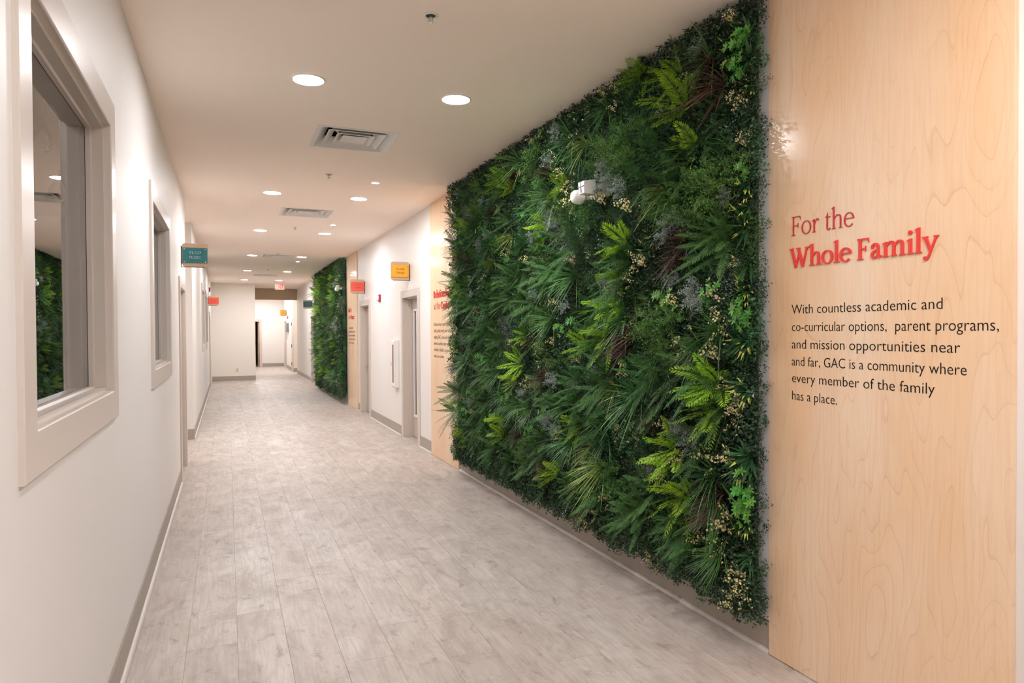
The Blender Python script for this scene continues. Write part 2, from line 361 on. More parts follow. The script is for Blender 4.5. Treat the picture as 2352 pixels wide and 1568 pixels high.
# ---------------- windows ----------------
def mpL(x): return lambda y,z,h:(x+h,y,z)
def mpR(x): return lambda y,z,h:(x-h,y,z)
def window(name,y0,y1,x,lab):
    t=thing(name,(x,y0,WZ0),kind='structure')
    a,b=y0-.0,y1+.0
    mb=MB(); mb.sweep(mpL(x),a,b,WZ0,WZ1,[(-.005,.010),(-.003,.014),(0,.016),(.114,.016),(.118,.013),(.118,-.001)]); mb.build('casing',M['trim'],t)
    mb=MB(); mb.sweep(mpL(x),a,b,WZ0,WZ1,[(-.005,.010),(-.007,-.014),(-.012,-.016),(-.022,-.014),(-.022,-.055),(-.03,-.060),(-.03,-.078),(-.004,-.078)]); mb.build('jamb',M['trim'],t)
    mb=MB(); mb.sweep(mpL(x),a,b,WZ0,WZ1,[(-.004,-.086),(-.03,-.086),(-.03,-.16),(.07,-.16),(.07,-.175)]); mb.build('back_jamb',M['trim'],t)
    mb=MB(); mb.box(x-.086,x-.079,a+.002,b-.002,WZ0+.002,WZ1-.002); mb.build('pane',M['glass'],t)
    return t
window('window_1',*WIN[0],XL,''); window('window_2',*WIN[1],XL,''); window('window_3',*WIN[2],XL-.01,''); window('window_4',*WIN[3],XL-.01,'')
# ---------------- doors ----------------
def lever(t,mp,y,z,h,dirn):
    mb=MB(); p=mp(y,z,h); q=mp(y,z,h+.008); mb.tube(p,q,.032,20); mb.tube(q,mp(y,z,h+.05),.01,12); mb.tube(mp(y,z,h+.045),mp(y+dirn*.11,z,h+.045),.009,10)
    mb.build('lever_handle',M['chrome'],t,smooth=False)
def door(name,y0,y1,zt,x,side,lite=None,handle=None,leafm='door',closer=False,depth=.135):
    mp=(mpL if side>0 else mpR)(x); t=thing(name,(x,y0,0),kind='structure')
    mb=MB(); mb.sweep(mp,y0,y1,0,zt,[(-.025,-depth-.03),(-.025,-depth),(-.025,-depth*.55),(-.012,-depth*.55),(-.012,-.012),(-.009,.015),(.094,.015),(.098,.011),(.098,-.001)],openb=True); mb.build('frame',M['trim'],t)
    a,b=y0+.033,y1-.033; mb=MB(); h0,h1=-depth-.042,-depth+.002
    def bx(ya,yb,za,zb,ha=h0,hb=h1,m_=mb):
        p=mp(ya,za,ha);q=mp(yb,zb,hb); m_.box(*sorted((p[0],q[0])),ya,yb,za,zb)
    if lite:
        la,lb,lz0,lz1=lite; bx(a,la,.008,zt-.03); bx(lb,b,.008,zt-.03); bx(la,lb,.008,lz0); bx(la,lb,lz1,zt-.03)
    else: bx(a,b,.008,zt-.03)
    lf=mb.build('leaf',M[leafm],t)
    if lite:
        m2=MB(); m2.sweep(mp,la,lb,lz0,lz1,[(-.012,h1-.015),(-.012,h1+.008),(.022,h1+.008),(.026,h1)]); m2.build('vision_frame',M['doorw'] if leafm!='doorw' else M['trim'],lf,org=t['org'])
        m2=MB(); bx(la,lb,lz0,lz1,h0+.015,h0+.021,m2); m2.build('vision_pane',M['glass'],lf,org=t['org'])
    if handle: lever(lf if False else t,mp,handle[0],handle[1],h1,handle[2])
    return t
door('door_1',RD[0][0],RD[0][1],2.12,XR,-1,lite=(9.83,9.98,.34,1.92),handle=None)
door('door_2',RD[1][0],RD[1][1],2.12,XR,-1,handle=(13.57,.92,-1),depth=.11)
door('door_3',LD1[0],LD1[1],2.11,XL,1,handle=(8.2,.95,1),depth=.11)
door('door_4',RD[2][0],RD[2][1],2.12,XR,-1)
door('door_5',LD2[0],LD2[1],2.11,XL-.01,1)
door('door_6',32.2,33.15,2.12,XR,-1)
# far open door into the storeroom
t=thing('door_7',(1.4,33.9,0),kind='structure')
mpF=lambda a,z,h:(a,33.9-h,z)
mb=MB(); mb.sweep(mpF,.92,1.40,0,2.14,[(-.02,-.15),(-.02,.014),(.09,.018),(.09,-.001)],openb=True); mb.build('frame',M['trim'],t)
mb=MB(); mb.box(1.325,1.368,34.0,34.85,.01,2.1); lf=mb.build('leaf',M['signwood'],t)
for z in (.3,1.05,1.85):
    mb=MB(); mb.box(1.366,1.382,33.94,34.0,z-.06,z+.06); mb.build('hinge',M['dark'],lf,org=t['org'])
# swung door hinges by the far return wall
t=thing('door_8',(XR,28.7,0),kind='structure')
mb=MB(); mb.sweep(mpR(XR),28.86,29.45,0,2.12,[(-.02,.0),(-.02,.014),(.07,.014),(.07,-.001)],openb=True); mb.build('frame',M['trim'],t)
mb=MB(); mb.box(XR-.012,XR-.002,28.89,29.42,.01,2.09); lf=mb.build('leaf',M['trim'],t)
for z in (.3,1.05,1.95):
    mb=MB(); mb.box(XR-.03,XR-.012,29.36,29.44,z-.06,z+.06); mb.build('hinge',M['dark'],lf,org=t['org'])
lever(t,mpR(XR),28.98,.98,.012,1)
# ---------------- downlights ----------------
LY=[4.62,8.49,11.69,15.5,19.36,22.69]
def make_light(nm,r,lab,lensmat,group):
    t=thing(nm,(0,0,HC),lab,'ceiling light',group,local=True)
    mb=MB(); mb.lathe([(r*1.0,-.0005),(r*1.13,-.0005),(r*1.12,-.006),(r*1.03,-.009),(r,-.006),(r,-.0005)],n=40,cap=False); mb.build('trim_ring',M['white'],t,smooth=True)
    mb=MB(); mb.lathe([(.001,-.002),(r*1.0,-.002),(r*1.0,-.005),(r*.6,-.0065),(.001,-.007)],n=40,cap=False); mb.build('lens',lensmat,t,smooth=True)
    return t
side={0:'left',1:'right'}
ordn=['nearest','second nearest','third','fourth','fifth','farthest']
rowt=['nearest to the camera','just beyond the first air vent','just beyond the second air vent','beside the third air vent','before the fourth air vent','just in front of the exit sign']
proto=None
for j,y in enumerate([-3.1,.75]+LY):
    for s,x in ((0,.507),(1,1.520)):
        if j<2: lab='round recessed ceiling light in the %s column, behind the camera%s'%(side[s],' by the back wall' if j==0 else ' overhead')
        else: lab='round glowing recessed light, %s column, %s'%(side[s],rowt[j-2])
        if proto is None:
            proto=make_light('ceiling_light',.096,lab,M['lamp'],'round recessed lights along the ceiling'); proto.location=(x,y,HC)
        else: copytree(proto,(x,y,HC),lab)
for x,y,lab in ((.98,29.4,'added unseen round light beyond the soffit, left of the one near the side door'),(.98,32.3,'added unseen round light beyond the soffit, over the storeroom door'),(1.62,29.4,'round recessed light beyond the soffit, near the side door'),(1.62,32.3,'round recessed light beyond the soffit, near the far wall'),(3.4,27.9,'round recessed light in the side recess beyond the soffit')):  # left-hand pair is added, hidden by the soffit, to brighten the far end
    copytree(proto,(x,y,HC),lab)
copytree(proto,(-1.9,10.3,HC),'round recessed light in the side alcove on the left')
sp=None
for x,y,lab in ((1.53,7.52,'small square-trimmed spot light in the ceiling beside the second sprinkler'),(1.52,10.71,'small spot light in the ceiling right of the third sprinkler'),(1.53,16.5,'small spot light in the ceiling behind the third air vent')):
    if sp is None: sp=make_light('spot_light',.040,lab,M['lamps'],'small spot lights in the ceiling'); sp.location=(x,y,HC)
    else: copytree(sp,(x,y,HC),lab)
# ---------------- air vents ----------------
def make_vent():
    t=thing('air_vent',(0,0,HC),'','air vent','square supply vents in the ceiling',local=True)
    mp=lambda a,b,h:(a,b,h)
    def ring(o0,o1,z0,z1,th=.003):   # sloped square cone between half sizes o0->o1
        mb=MB(); mb.sweep(mp,-o0,o0,-o0,o0,[(0,z0),(o1-o0,z1),(o1-o0,z1+th),(0,z0+th)],closed=True); return mb
    mb=MB(); mb.sweep(mp,-.3,.3,-.3,.3,[(0,.03),(0,-.003),(.035,-.003),(.037,-.0005),(.0,.0)]); mb.build('frame',M['vent'],t)
    mb=MB(); mb.sweep(mp,-.3,.3,-.3,.3,[(0,-.002),(-.07,.055),(-.085,.075)]); mb.build('pan',M['vent'],t)
    for a,b,z0,z1 in ((.225,.165,-.001,.052),(.145,.09,-.001,.048)):
        mb=ring(a,b,z0,z1); mb.sweep(mp,-a,a,-a,a,[(0,z0),(.012,z0),(.012,z0+.003)]); mb.build('cone',M['vent'],t)
    mb=MB(); mb.box(-.105,.105,-.105,.105,-.001,.004); mb.build('centre_plate',M['vent'],t,bevel=.003)
    mb=MB(); mb.box(-.31,.31,-.31,.31,.21,.215); 
    for s in(-1,1): mb.box(*sorted((s*.31,s*.315)),-.31,.31,.05,.215); mb.box(-.31,.31,*sorted((s*.31,s*.315)),.05,.215)
    mb.build('duct_box',M['hole'],t)
    mb=MB(); mb.lathe([(.15,.08),(.15,.2)],n=24,cap=False); mb.lathe([(.12,.06),(.155,.075),(.155,.09)],n=24,cap=False); mb.build('duct_collar',M['vent'],t)
    return t
v0=make_vent()
for i,(y,lab) in enumerate(zip(VENTS,('square white air vent nearest to the camera, its nested cones clearly seen','square white air vent, second along the ceiling','square air vent level with the fourth row of lights','farthest square air vent, a thin dark line near the exit sign'))):
    if i==0: v0.location=(1.02,y,HC); v0['label']=lab
    else: copytree(v0,(1.02,y,HC),lab)
# ---------------- sprinklers ----------------
def make_spr():
    t=thing('sprinkler_head',(0,0,HC),'','sprinkler','pendent sprinklers along the middle of the ceiling',local=True)
    mb=MB(); mb.lathe([(.026,-.0005),(.040,-.0005),(.041,-.004),(.030,-.008),(.026,-.004)],n=28,cap=False); mb.build('escutcheon',M['white'],t,smooth=True)
    mb=MB(); mb.lathe([(.027,-.001),(.026,-.002),(.004,-.001)],n=24,cap=False); mb.build('cup',M['dark'],t)
    mb=MB(); mb.lathe([(.010,0),(.010,-.012),(.006,-.014)],n=14)
    mb.tube((.009,0,-.012),(.012,0,-.03),.0022); mb.tube((-.009,0,-.012),(-.012,0,-.03),.0022); mb.tube((.012,0,-.03),(0,0,-.036),.0022); mb.tube((-.012,0,-.03),(0,0,-.036),.0022); mb.tube((0,0,-.012),(0,0,-.038),.0018)
    mb.build('frame_arms',M['steel'],t)
    mb=MB(); mb.lathe([(.001,-.036),(.013,-.037),(.013,-.0385),(.001,-.039)],n=16,cap=False)
    for k in range(8):
        a=k*math.pi/4; mb.tube((.012*math.cos(a),.012*math.sin(a),-.0377),(.017*math.cos(a),.017*math.sin(a),-.0377),.0015,5)
    mb.build('deflector',M['chrome'],t); return t
s0=make_spr()
for i,(y,lab) in enumerate(zip((3.45,7.31,11.18,15.0,18.8),('chrome pendent sprinkler nearest to the camera, at the top of the picture','pendent sprinkler just past the nearest air vent','pendent sprinkler just past the second air vent','pendent sprinkler just before the third air vent','pendent sprinkler, farthest one seen on the ceiling'))):
    if i==0: s0.location=(1.0,y,HC); s0['label']=lab
    else: copytree(s0,(1.0,y,HC),lab)
# ---------------- text helpers ----------------
def textmesh(body,size=1.0,offset=0,extr=0.0,align='LEFT',spacing=1.0):
    cu=bpy.data.curves.new('t','FONT'); cu.body=body; cu.size=size; cu.offset=offset; cu.extrude=extr; cu.align_x=align; cu.space_character=spacing; cu.resolution_u=3
    o=bpy.data.objects.new('t',cu); me=bpy.data.meshes.new_from_object(o); bpy.data.objects.remove(o); bpy.data.curves.remove(cu)
    vs=[v.co.copy() for v in me.vertices]; fs=[tuple(p.vertices) for p in me.polygons]; bpy.data.meshes.remove(me); return vs,fs
def place_text(mp,body,x0,x1,z,capz,parent,name,m,offset=0,th=.0008,center=False):
    """mp(u,v,h): u right, v up, h out of the surface; fits the line to width x1-x0 and cap height capz"""
    vs,fs=textmesh(body,offset=offset,extr=.5)
    H_,_f=textmesh('H'); ch=max(v.y for v in H_)
    a=min(v.x for v in vs); b=max(v.x for v in vs); sx=(x1-x0)/(b-a); sy=capz/ch
    mb=MB(); mb.add([mp(x0+(v.x-a)*sx,z+v.y*sy,(v.z+.5)*th) for v in vs],fs); return mb.build(name,m,parent)
_adv={}
def advance(ch):
    if ch not in _adv:
        if 'HH' not in _adv: _adv['HH']=max(v.x for v in textmesh('HH')[0])
        _adv[ch]=max(v.x for v in textmesh('H'+ch+'H')[0])-_adv['HH']
    return _adv[ch]
_gl={}
def place_letters(mp,body,x0,x1,z,capz,parent,m,offset=0,th=.0008):
    ch=max(v.y for v in textmesh('H')[0]); full=sum(advance(c) for c in body); sx=(x1-x0)/full; sy=capz/ch; x=0
    for c in body:
        if c!=' ':
            if c not in _gl: _gl[c]=textmesh(c,offset=offset,extr=.5)
            vs,fs=_gl[c]; mb=MB(); mb.add([mp(x0+(x+v.x)*sx,z+v.y*sy,(v.z+.5)*th) for v in vs],fs); mb.build('printed_letter',m,parent)
        x+=advance(c)
# --- serif lettering drawn from strokes (units: x-height 440, capital 650, ascender 720) ---
def catm(pts,n=7):
    out=[]
    for i in range(len(pts)-1):
        p0=pts[max(i-1,0)];p1=pts[i];p2=pts[i+1];p3=pts[min(i+2,len(pts)-1)]
        for k in range(n):
            t=k/n; out.append(tuple(.5*((2*b)+(-a+c_)*t+(2*a-5*b+4*c_-d)*t*t+(-a+3*b-3*c_+d)*t**3) for a,b,c_,d in zip(p0,p1,p2,p3)))
    out.append(pts[-1]); return out
def ribbon(pts):   # (x,y,width) -> left/right strip, width measured across the stroke
    L=[];Rr=[]
    for i,(x,y,w_) in enumerate(pts):
        a=pts[max(i-1,0)];b=pts[min(i+1,len(pts)-1)]; dx,dy=b[0]-a[0],b[1]-a[1]; l=math.hypot(dx,dy) or 1
        nx,ny=-dy/l*w_/2,dx/l*w_/2; L.append((x+nx,y+ny)); Rr.append((x-nx,y-ny))
    return L,Rr
def bar(x0,x1,y0,y1): return ([(x0,y0),(x0,y1)],[(x1,y0),(x1,y1)])
def slab(xc,y,hw,T,up=1):   # bracketed serif
    return ([(xc-hw,y),(xc-hw,y+up*T*.7),(xc-hw*.45,y+up*T*1.3)],[(xc+hw,y),(xc+hw,y+up*T*.7),(xc+hw*.45,y+up*T*1.3)])
def flag(x,y,S,T): return ([(x-S*.5-55,y-52),(x-S*.5-.1,y-20),(x+S*.5-4,y)],[(x-S*.5-48,y-78),(x-S*.5+2,y-95),(x+S*.5,y-60)])
def arc(cx,cy,rx,ry,a0,a1,S,T,n=26,rot=0):
    pts=[]
    for k in range(n+1):
        a=R(a0+(a1-a0)*k/n); c_=abs(math.cos(a-R(rot)))**1.5; pts.append((cx+rx*math.cos(a),cy+ry*math.sin(a),T+(S-T)*c_))
    return ribbon(pts)
def dot(cx,cy,r): return ([(cx+r*math.cos(math.pi/2+math.pi*k/10),cy+r*math.sin(math.pi/2+math.pi*k/10)) for k in range(11)],[(cx+r*math.cos(math.pi/2-math.pi*k/10),cy+r*math.sin(math.pi/2-math.pi*k/10)) for k in range(11)])
def glyph(c,B):
    S=100 if B else 58; T=38 if B else 25; h=S/2; X=440
    st=lambda x,y0,y1:bar(x-h,x+h,y0,y1)
    if c=='F': x=70+h; return [st(x,0,650),slab(x,0,h+58,T),bar(20,400,650-T*1.1,650),([(405,650),(420,650-5)],[(372,650-T),(438,505)]),bar(20,70,650-T*1.1,650),bar(x,310,320,320+T),([(300,415),(300,245)],[(325,412),(325,248)])],450
    if c=='R': x=70+h; return [st(x,0,650),slab(x,0,h+52,T),slab(x,650,h+50,T,-1),arc(x+40,490,215,142,-90,90,S,T,rot=0),bar(x,x+45,650-T*1.3,650-T*.1),bar(x,x+45,348-T*.4,348+T*.7),ribbon([(x+60,345,S),(x+330,20,S)]),slab(x+345,0,80,T)],540
    if c=='C': return [arc(315,325,265,315,48,312,S*1.05,T*1.1),([(470,640),(470,500)],[(500,645),(505,470)]),],545
    if c=='L': x=70+h; return [st(x,0,650),slab(x,0,h+50,T),slab(x,650,h+50,T,-1),bar(x,400,0,T*1.2),([(385,0),(420,170)],[(420,0),(440,165)])],450
    if c=='W':
        a=[(95,650,S*1.08),(285,0,S*1.05)]; b=[(285,0,T*1.5),(450,560,T*1.5)]; d=[(400,650,S*1.08),(585,0,S*1.05)]; e=[(585,0,T*1.6),(775,650,T*1.6)]
        return [ribbon(a),ribbon(b),ribbon(d),ribbon(e),slab(85,650,92,T,-1),slab(395,650,92,T,-1),slab(780,650,85,T,-1)],850
    if c=='o': return [arc(235,218,190,228-T*.5,0,361,S*1.0,T*1.05,44)],470
    if c=='e': return [arc(225,218,180,228-T*.5,4,318,S,T*1.15,36),bar(70,415 if not B else 425,240,240+T*1.05)],440
    if c=='c': return [arc(225,218,180,228-T*.5,45,318,S,T*1.15,36),dot(350,375,h*.95)],420
    if c=='r': x=75+h; return [st(x,0,X-20),flag(x,X+8,S,T),slab(x,0,h+52,T),ribbon(catm([(x+h-6,270,T),(x+h+40,375,T*1.3),(x+h+105,425,T*2.0),(x+h+150,412,S*.85)])),dot(x+h+150,395,h*1.0)],x+h+190
    if c=='n': x=75+h; y=x+285; return [st(x,0,X-20),flag(x,X+8,S,T),slab(x,0,h+50,T),ribbon(catm([(x+h-8,300,T),(x+h+50,390,T*1.3),(x+h+125,432-T*.2,T*1.7),(y-20,400,S*.8),(y,300,S),(y,200,S)])),st(y,0,210),slab(y,0,h+50,T)],y+h+75
    if c=='h': x=75+h; y=x+285; return [st(x,0,700),flag(x,725,S,T),slab(x,0,h+50,T),ribbon(catm([(x+h-8,300,T),(x+h+50,390,T*1.3),(x+h+125,432-T*.2,T*1.7),(y-20,400,S*.8),(y,300,S),(y,200,S)])),st(y,0,210),slab(y,0,h+50,T)],y+h+75
    if c=='m':
        x=75+h; out=[st(x,0,X-20),flag(x,X+8,S,T),slab(x,0,h+48,T)]
        for k in range(2):
            a=x+275*k; y=a+275; out+=[ribbon(catm([(a+h-8,300,T),(a+h+45,390,T*1.3),(a+h+115,432-T*.2,T*1.7),(y-20,400,S*.8),(y,300,S),(y,200,S)])),st(y,0,210),slab(y,0,h+46,T)]
        return out,x+550+h+75
    if c=='l': x=75+h; return [st(x,0,700),flag(x,725,S,T),slab(x,0,h+52,T)],x+h+70
    if c=='i': x=75+h; return [st(x,0,X-20),flag(x,X+8,S,T),slab(x,0,h+52,T),dot(x-4,615,h*1.15+8)],x+h+70
    if c=='d': x=330; return [st(x,40,700),flag(x,725,S,T),arc(225,218,175,225-T*.5,60,300,S,T),slab(x+h+8,0,h+10,T),st(x,0,60)],x+h+80
    if c=='b': x=75+h; return [st(x,10,700),flag(x,725,S,T),arc(x+130,218,180,225-T*.5,-135,125,S,T)],x+350
    if c=='p': x=75+h; return [st(x,-200,X-20),flag(x,X+8,S,T),slab(x,-210,h+52,T),arc(x+130,218,180,225-T*.5,-125,125,S,T)],x+350
    if c=='t': x=95+h; return [st(x,90,430),([(x-h-50,415),(x-h,470),(x+h-6,575)],[(x-h-50,400),(x-h+10,415),(x+h,420)]),bar(x-h-40,x+h+110,X-T-6,X-2),ribbon(catm([(x,110,S),(x+12,45,S*.85),(x+65,12,T*2),(x+135,55,T)]))],x+h+125
    if c=='a': x=305; return [ribbon(catm([(95,330,T*2.2),(120,400,T*1.7),(200,430,T*1.6),(275,395,S*.8),(x,300,S),(x,110,S),(x+18,40,S*.8),(x+70,20,T*1.4),(x+112,62,T)])),dot(105,335,h*.95),ribbon(catm([(x-10,265,T),(190,215,T*1.8),(95,130,S*.95),(130,35,S*.8),(210,20,T*1.6),(x-8,90,T)]))],x+125
    if c=='s': return [ribbon(catm([(315,330,T),(285,405,T*1.4),(205,425,T*1.6),(120,385,S*.8),(125,300,S*.95),(220,225,S*1.0),(300,150,S*.95),(300,60,S*.8),(205,12,T*1.6),(110,35,T*1.4),(75,125,T)])),([(305,425),(305,300)],[(325,440),(325,300)]),([(62,140),(62,0)],[(80,140),(80,15)])],385
    if c=='y': return [ribbon([(85,430,S*1.0),(250,35,S*.95)]),ribbon(catm([(420,430,T*1.5),(262,60,T*1.6),(190,-110,T*1.7),(115,-190,T*2),(70,-178,T*2.2)],4)),dot(78,-160,h*1.0),slab(80,440,85,T,-1),slab(410,440,75,T,-1)],480
    if c=='u': x=80+h; y=x+280; return [st(x,150,X-20),flag(x,X+8,S,T),ribbon(catm([(x,170,S),(x+15,70,S*.9),(x+90,12,T*1.7),(x+190,50,T*1.2),(y-h+8,120,T)])),st(y,20,X-20),flag(y,X+8,S,T),slab(y+h+8,0,h*.8,T)],y+h+65
    if c=='f': x=110+h; return [st(x,0,560),slab(x,0,h+52,T),bar(x-h-45,x+h+95,X-T-4,X-2),ribbon(catm([(x,540,S),(x+18,650,S*.9),(x+80,700,T*1.6),(x+140,680,T*1.6)])),dot(x+140,660,h*.9)],x+h+110
    return [],250
def letter_mesh(mp,strips,ox,oz,s,th,mirror=False):
    mb=MB()
    for si,(L,Rr) in enumerate(strips):
        n=len(L); zz=th-si*.00002
        vs=[mp(ox+x*s,oz+y*s,zz) for x,y in L]+[mp(ox+x*s,oz+y*s,zz) for x,y in Rr]+[mp(ox+x*s,oz+y*s,0.0) for x,y in L]+[mp(ox+x*s,oz+y*s,0.0) for x,y in Rr]
        fs=[]
        for i in range(n-1):
            fs+=[(i,i+1,n+i+1,n+i),(i,2*n+i,2*n+i+1,i+1),(n+i,n+i+1,3*n+i+1,3*n+i)]
        fs+=[(0,n,3*n,2*n),(n-1,3*n-1,4*n-1,2*n-1)]
        mb.add(vs,fs)
    return mb
def serif(mp,segs,x0,x1,z,cap,parent):
    """segs: [(text,bold,material,thickness)] laid on one baseline, fitted between x0 and x1"""
    run=[];x=0;s_=cap/650
    for txt,B,m,th in segs:
        for ch in txt:
            g,adv=glyph(ch,B); run.append((g,x,m,th,B)); x+=adv+(6 if B else 14) if ch!=' ' else 210
    k=(x1-x0)/(x*s_)
    for g,xx,m,th,B in run:
        if not g: continue
        mpp=lambda u,v,h:mp(x0+u*k,v,h)
        letter_mesh(mpp,g,xx*s_,z,s_,th).build('raised_letter' if B else 'thin_letter',m,parent)
# ---------------- maple panels with lettering ----------------
PXF=2.444
def panel(y0,y1,m,lab):
    t=thing('maple_panel',(XR,y0,0),lab,'wall panel','maple veneer panels between the plant walls')
    mb=MB(); mb.box(PXF,XR-.001,y0,y1,.003,HC-.002); b=mb.build('board',m,t,bevel=.001)
    return t
def head(t,ytop):
    return lambda u,v,h:(PXF-.0003-h,ytop-u,v)
def para(t,mp,lines,zs,widths,m):
    for l,z,w_ in zip(lines,zs,widths):
        if m is M['ink']: place_letters(mp,l,0,w_,z,.043,t,m,offset=-.009)
        else: place_text(mp,l,0,w_,z,.043,t,'printed_line',m,offset=-.008)['kind']='stuff'
ZS=[1.674,1.593,1.512,1.432,1.354,1.272]
t=panel(1.448,2.566,M['maple1'],'large maple panel at the right edge, lettered For the Whole Family'); mp=head(t,2.421)
serif(mp,[('For the',False,M['redthin'],.003)],0,.348,2.038,.088,t)
serif(mp,[('Whole Family',True,M['redbold'],.0065)],-.008,.715,1.890,.088,t)
para(t,mp,['With countless academic and','co-curricular options,  parent programs,','and mission opportunities near','and far, GAC is a community where','every member of the family','has a place.'],ZS,[.732,.930,.795,.820,.700,.260],M['ink'])
t=panel(7.42,8.55,M['maple2'],'maple panel beyond the big plant wall, lettered Relationships at the Center'); mp=head(t,8.39)
serif(mp,[('Relationships',True,M['redbold'],.0065)],0,.75,2.030,.088,t)
serif(mp,[('at the ',False,M['redthin'],.002),('Center',True,M['redbold'],.0065)],0,.68,1.882,.088,t)
para(t,mp,['Relationships exist across the','halls, grade levels, and subjects','making GAC a true and vibrant place','where academic and emotional','mindset is built in community','with one another.'],ZS,[.76,.80,.86,.78,.74,.44],M['ink3'])
t=panel(13.98,15.17,M['maple3'],'maple panel beside the small far plant wall, behind the coral sign'); mp=head(t,15.0)
serif(mp,[('Led ',True,M['redbold'],.0065),('by',False,M['redthin'],.002)],0,.42,2.030,.088,t)
serif(mp,[('the ',False,M['redthin'],.002),('Hope',True,M['redbold'],.0065)] if False else [('the ',False,M['redthin'],.002),('hope',True,M['redbold'],.0065)],0,.72,1.882,.088,t)
para(t,mp,['Faith and learning','grow together here, in every','class and every hallway','so that each student','may have a hope.'],ZS,[.55,.78,.80,.74,.66],M['ink3'])
panel(20.26,21.33,M['maple2'],'narrow sliver of maple panel past the far plant wall, beside the teal sign')
# ---------------- blade signs ----------------
def sign(x0,y,side,colm,ink,l1,l2,lab):
    """side +1: fixed to the left wall, reaching right; -1: fixed to the right wall, reaching left"""
    zc=2.485; W_=.265; Hh=.262; xa=x0+side*.012; xb=xa+side*W_; xa,xb=sorted((xa,xb)); xc=(xa+xb)/2
    t=thing('hanging_room_sign',(x0,y,zc),lab,'sign','room signs standing out from the corridor walls')
    mb=MB(); r=.028; pts=[]
    for cx,cz,a0 in ((xb-r,zc+Hh/2-r,0),(xa+r,zc+Hh/2-r,90),(xa+r,zc-Hh/2+r,180),(xb-r,zc-Hh/2+r,270)):
        for k in range(6): a=R(a0+18*k); pts.append((cx+r*math.cos(a),cz+r*math.sin(a)))
    n=len(pts); 
    def slabm(ya,yb):
        mb.add([(p[0],ya,p[1]) for p in pts]+[(p[0],yb,p[1]) for p in pts],[tuple(range(n-1,-1,-1)),tuple(range(n,2*n))]+[(k,(k+1)%n,n+(k+1)%n,n+k) for k in range(n)])
    slabm(y,y+.019); mb.build('wooden_board',M['signwood'],t)
    mb=MB(); mb.box(xa+.004,xb-.006,y-.010,y-.006,zc-.092,zc+.082); mb.build('colour_plate',colm,t,bevel=.001)
    for u in (xa+.022,xb-.026):
        for v in (zc-.078,zc+.066):
            mb=MB(); mb.lathe([(.0065,y),(.0065,y-.013),(.005,y-.015)],c=(u,0,v),ax='Y',n=14); mb.build('stud',M['steel'],t)
    mb=MB(); xw=x0+side*.001
    mb.box(*sorted((x0+side*.001,x0+side*.006)),y-.004,y+.045,zc-Hh/2-.008,zc-Hh/2+.075); mb.box(*sorted((x0+side*.001,x0+side*(.012+W_*.88))),y+.004,y+.018,zc-Hh/2-.008,zc-Hh/2-.001)
    mb.box(*sorted((x0+side*.001,x0+side*.013)),y+.004,y+.016,zc-.10,zc+.10); mb.build('bracket',M['dark'],t)
    mp=lambda u,v,h:(xc+u,y-.0102-h,v)
    for l,z,w_ in ((l1,zc+.012,.128),(l2,zc-.042,.118)):
        if l: place_text(mp,l,-w_/2,w_/2,z,.030,t,'sign_lettering',ink,th=.002)['kind']='stuff'
    return t
sign(XL,8.5,1,M['teal'],M['pale'],'YL107','MUSIC','teal sign YL107 MUSIC on the left wall above the door')
sign(XR,9.7,-1,M['yellow'],M['ink2'],'YL105','TWOS','yellow sign YL105 TWOS above the nearest right-hand door')
sign(XR,13.2,-1,M['coral'],M['coralink'],'YL104','TWOS','coral sign above the second right-hand door, beside the far maple panel')
sign(XL-.01,20.3,1,M['coral'],M['coralink'],'YL108','MUSIC','small coral sign far down the left wall')
sign(XR,22.0,-1,M['teal'],M['coralink'],'YL103','ONES','far teal sign just past the small plant wall')
sign(XR,32.0,-1,M['yellow'],M['ink2'],'YL101','TWOS','farthest yellow sign seen under the soffit')
# ---------------- wall devices ----------------
def strobe(x,y,z,side,lab):
    t=thing('fire_alarm_strobe',(x,y,z),lab,'alarm','red fire alarm strobes'); s=side
    mb=MB(); mb.box(*sorted((x,x+s*.03)),y-.06,y+.06,z-.065,z+.065); mb.build('red_housing',M['redplate'],t,bevel=.006)
    mb=MB(); mb.lathe([(.048,x+s*.03),(.046,x+s*.05),(.036,x+s*.066),(.012,x+s*.073)],c=(0,y,z-.005),ax='X',n=20); mb.build('lens_cap',M['lensw'],t,smooth=True)
strobe(XR,11.79,2.19,-1,'red fire alarm strobe between the two right-hand doors')
strobe(XL-.01,21.55,2.86,1,'small dark red alarm device high on the far left wall')
strobe(XR,31.3,2.26,-1,'dark alarm device high on the wall under the soffit')
t=thing('extinguisher_cabinet',(XR,10.55,.725),'white fire extinguisher cabinet with dark tall window, between the right-hand doors','cabinet')
mb=MB(); mb.box(2.409,XR,10.42,10.71,.725,1.472); mb.build('cabinet_body',M['white'],t,bevel=.004)
mb=MB(); mb.box(2.397,2.409,10.435,10.70,.74,1.457); d_=mb.build('cabinet_door',M['white'],t,bevel=.003)
mb=MB(); mb.box(2.3966,2.3972,10.49,10.60,.80,1.40); mb.build('cabinet_window',mat('cabinet_interior',(.30,.20,.18),.5),d_,org=t['org'])
mb=MB(); mb.tube((2.396,10.665,1.06),(2.396,10.665,1.12),.005); mb.build('cabinet_pull',M['steel'],d_,org=t['org'])
t=thing('wall_outlet',(.29,YF,.35),'ivory power outlet low on the end wall','outlet')
mb=MB(); mb.box(.255,.325,YF-.006,YF,.295,.41); mb.build('cover_plate',mat('ivory',(.62,.55,.42),.4),t,bevel=.002)
for z in(.325,.38):
    mb=MB(); mb.lathe([(.016,YF-.006),(.016,YF-.0085)],c=(.29,0,z),ax='Y',n=16); mb.build('socket',mat('ivory_socket',(.5,.43,.32),.4),t)
t=thing('phone_box',(XR,31.3,1.7),'grey wall box with hanging cord on the wall beyond the soffit','box')
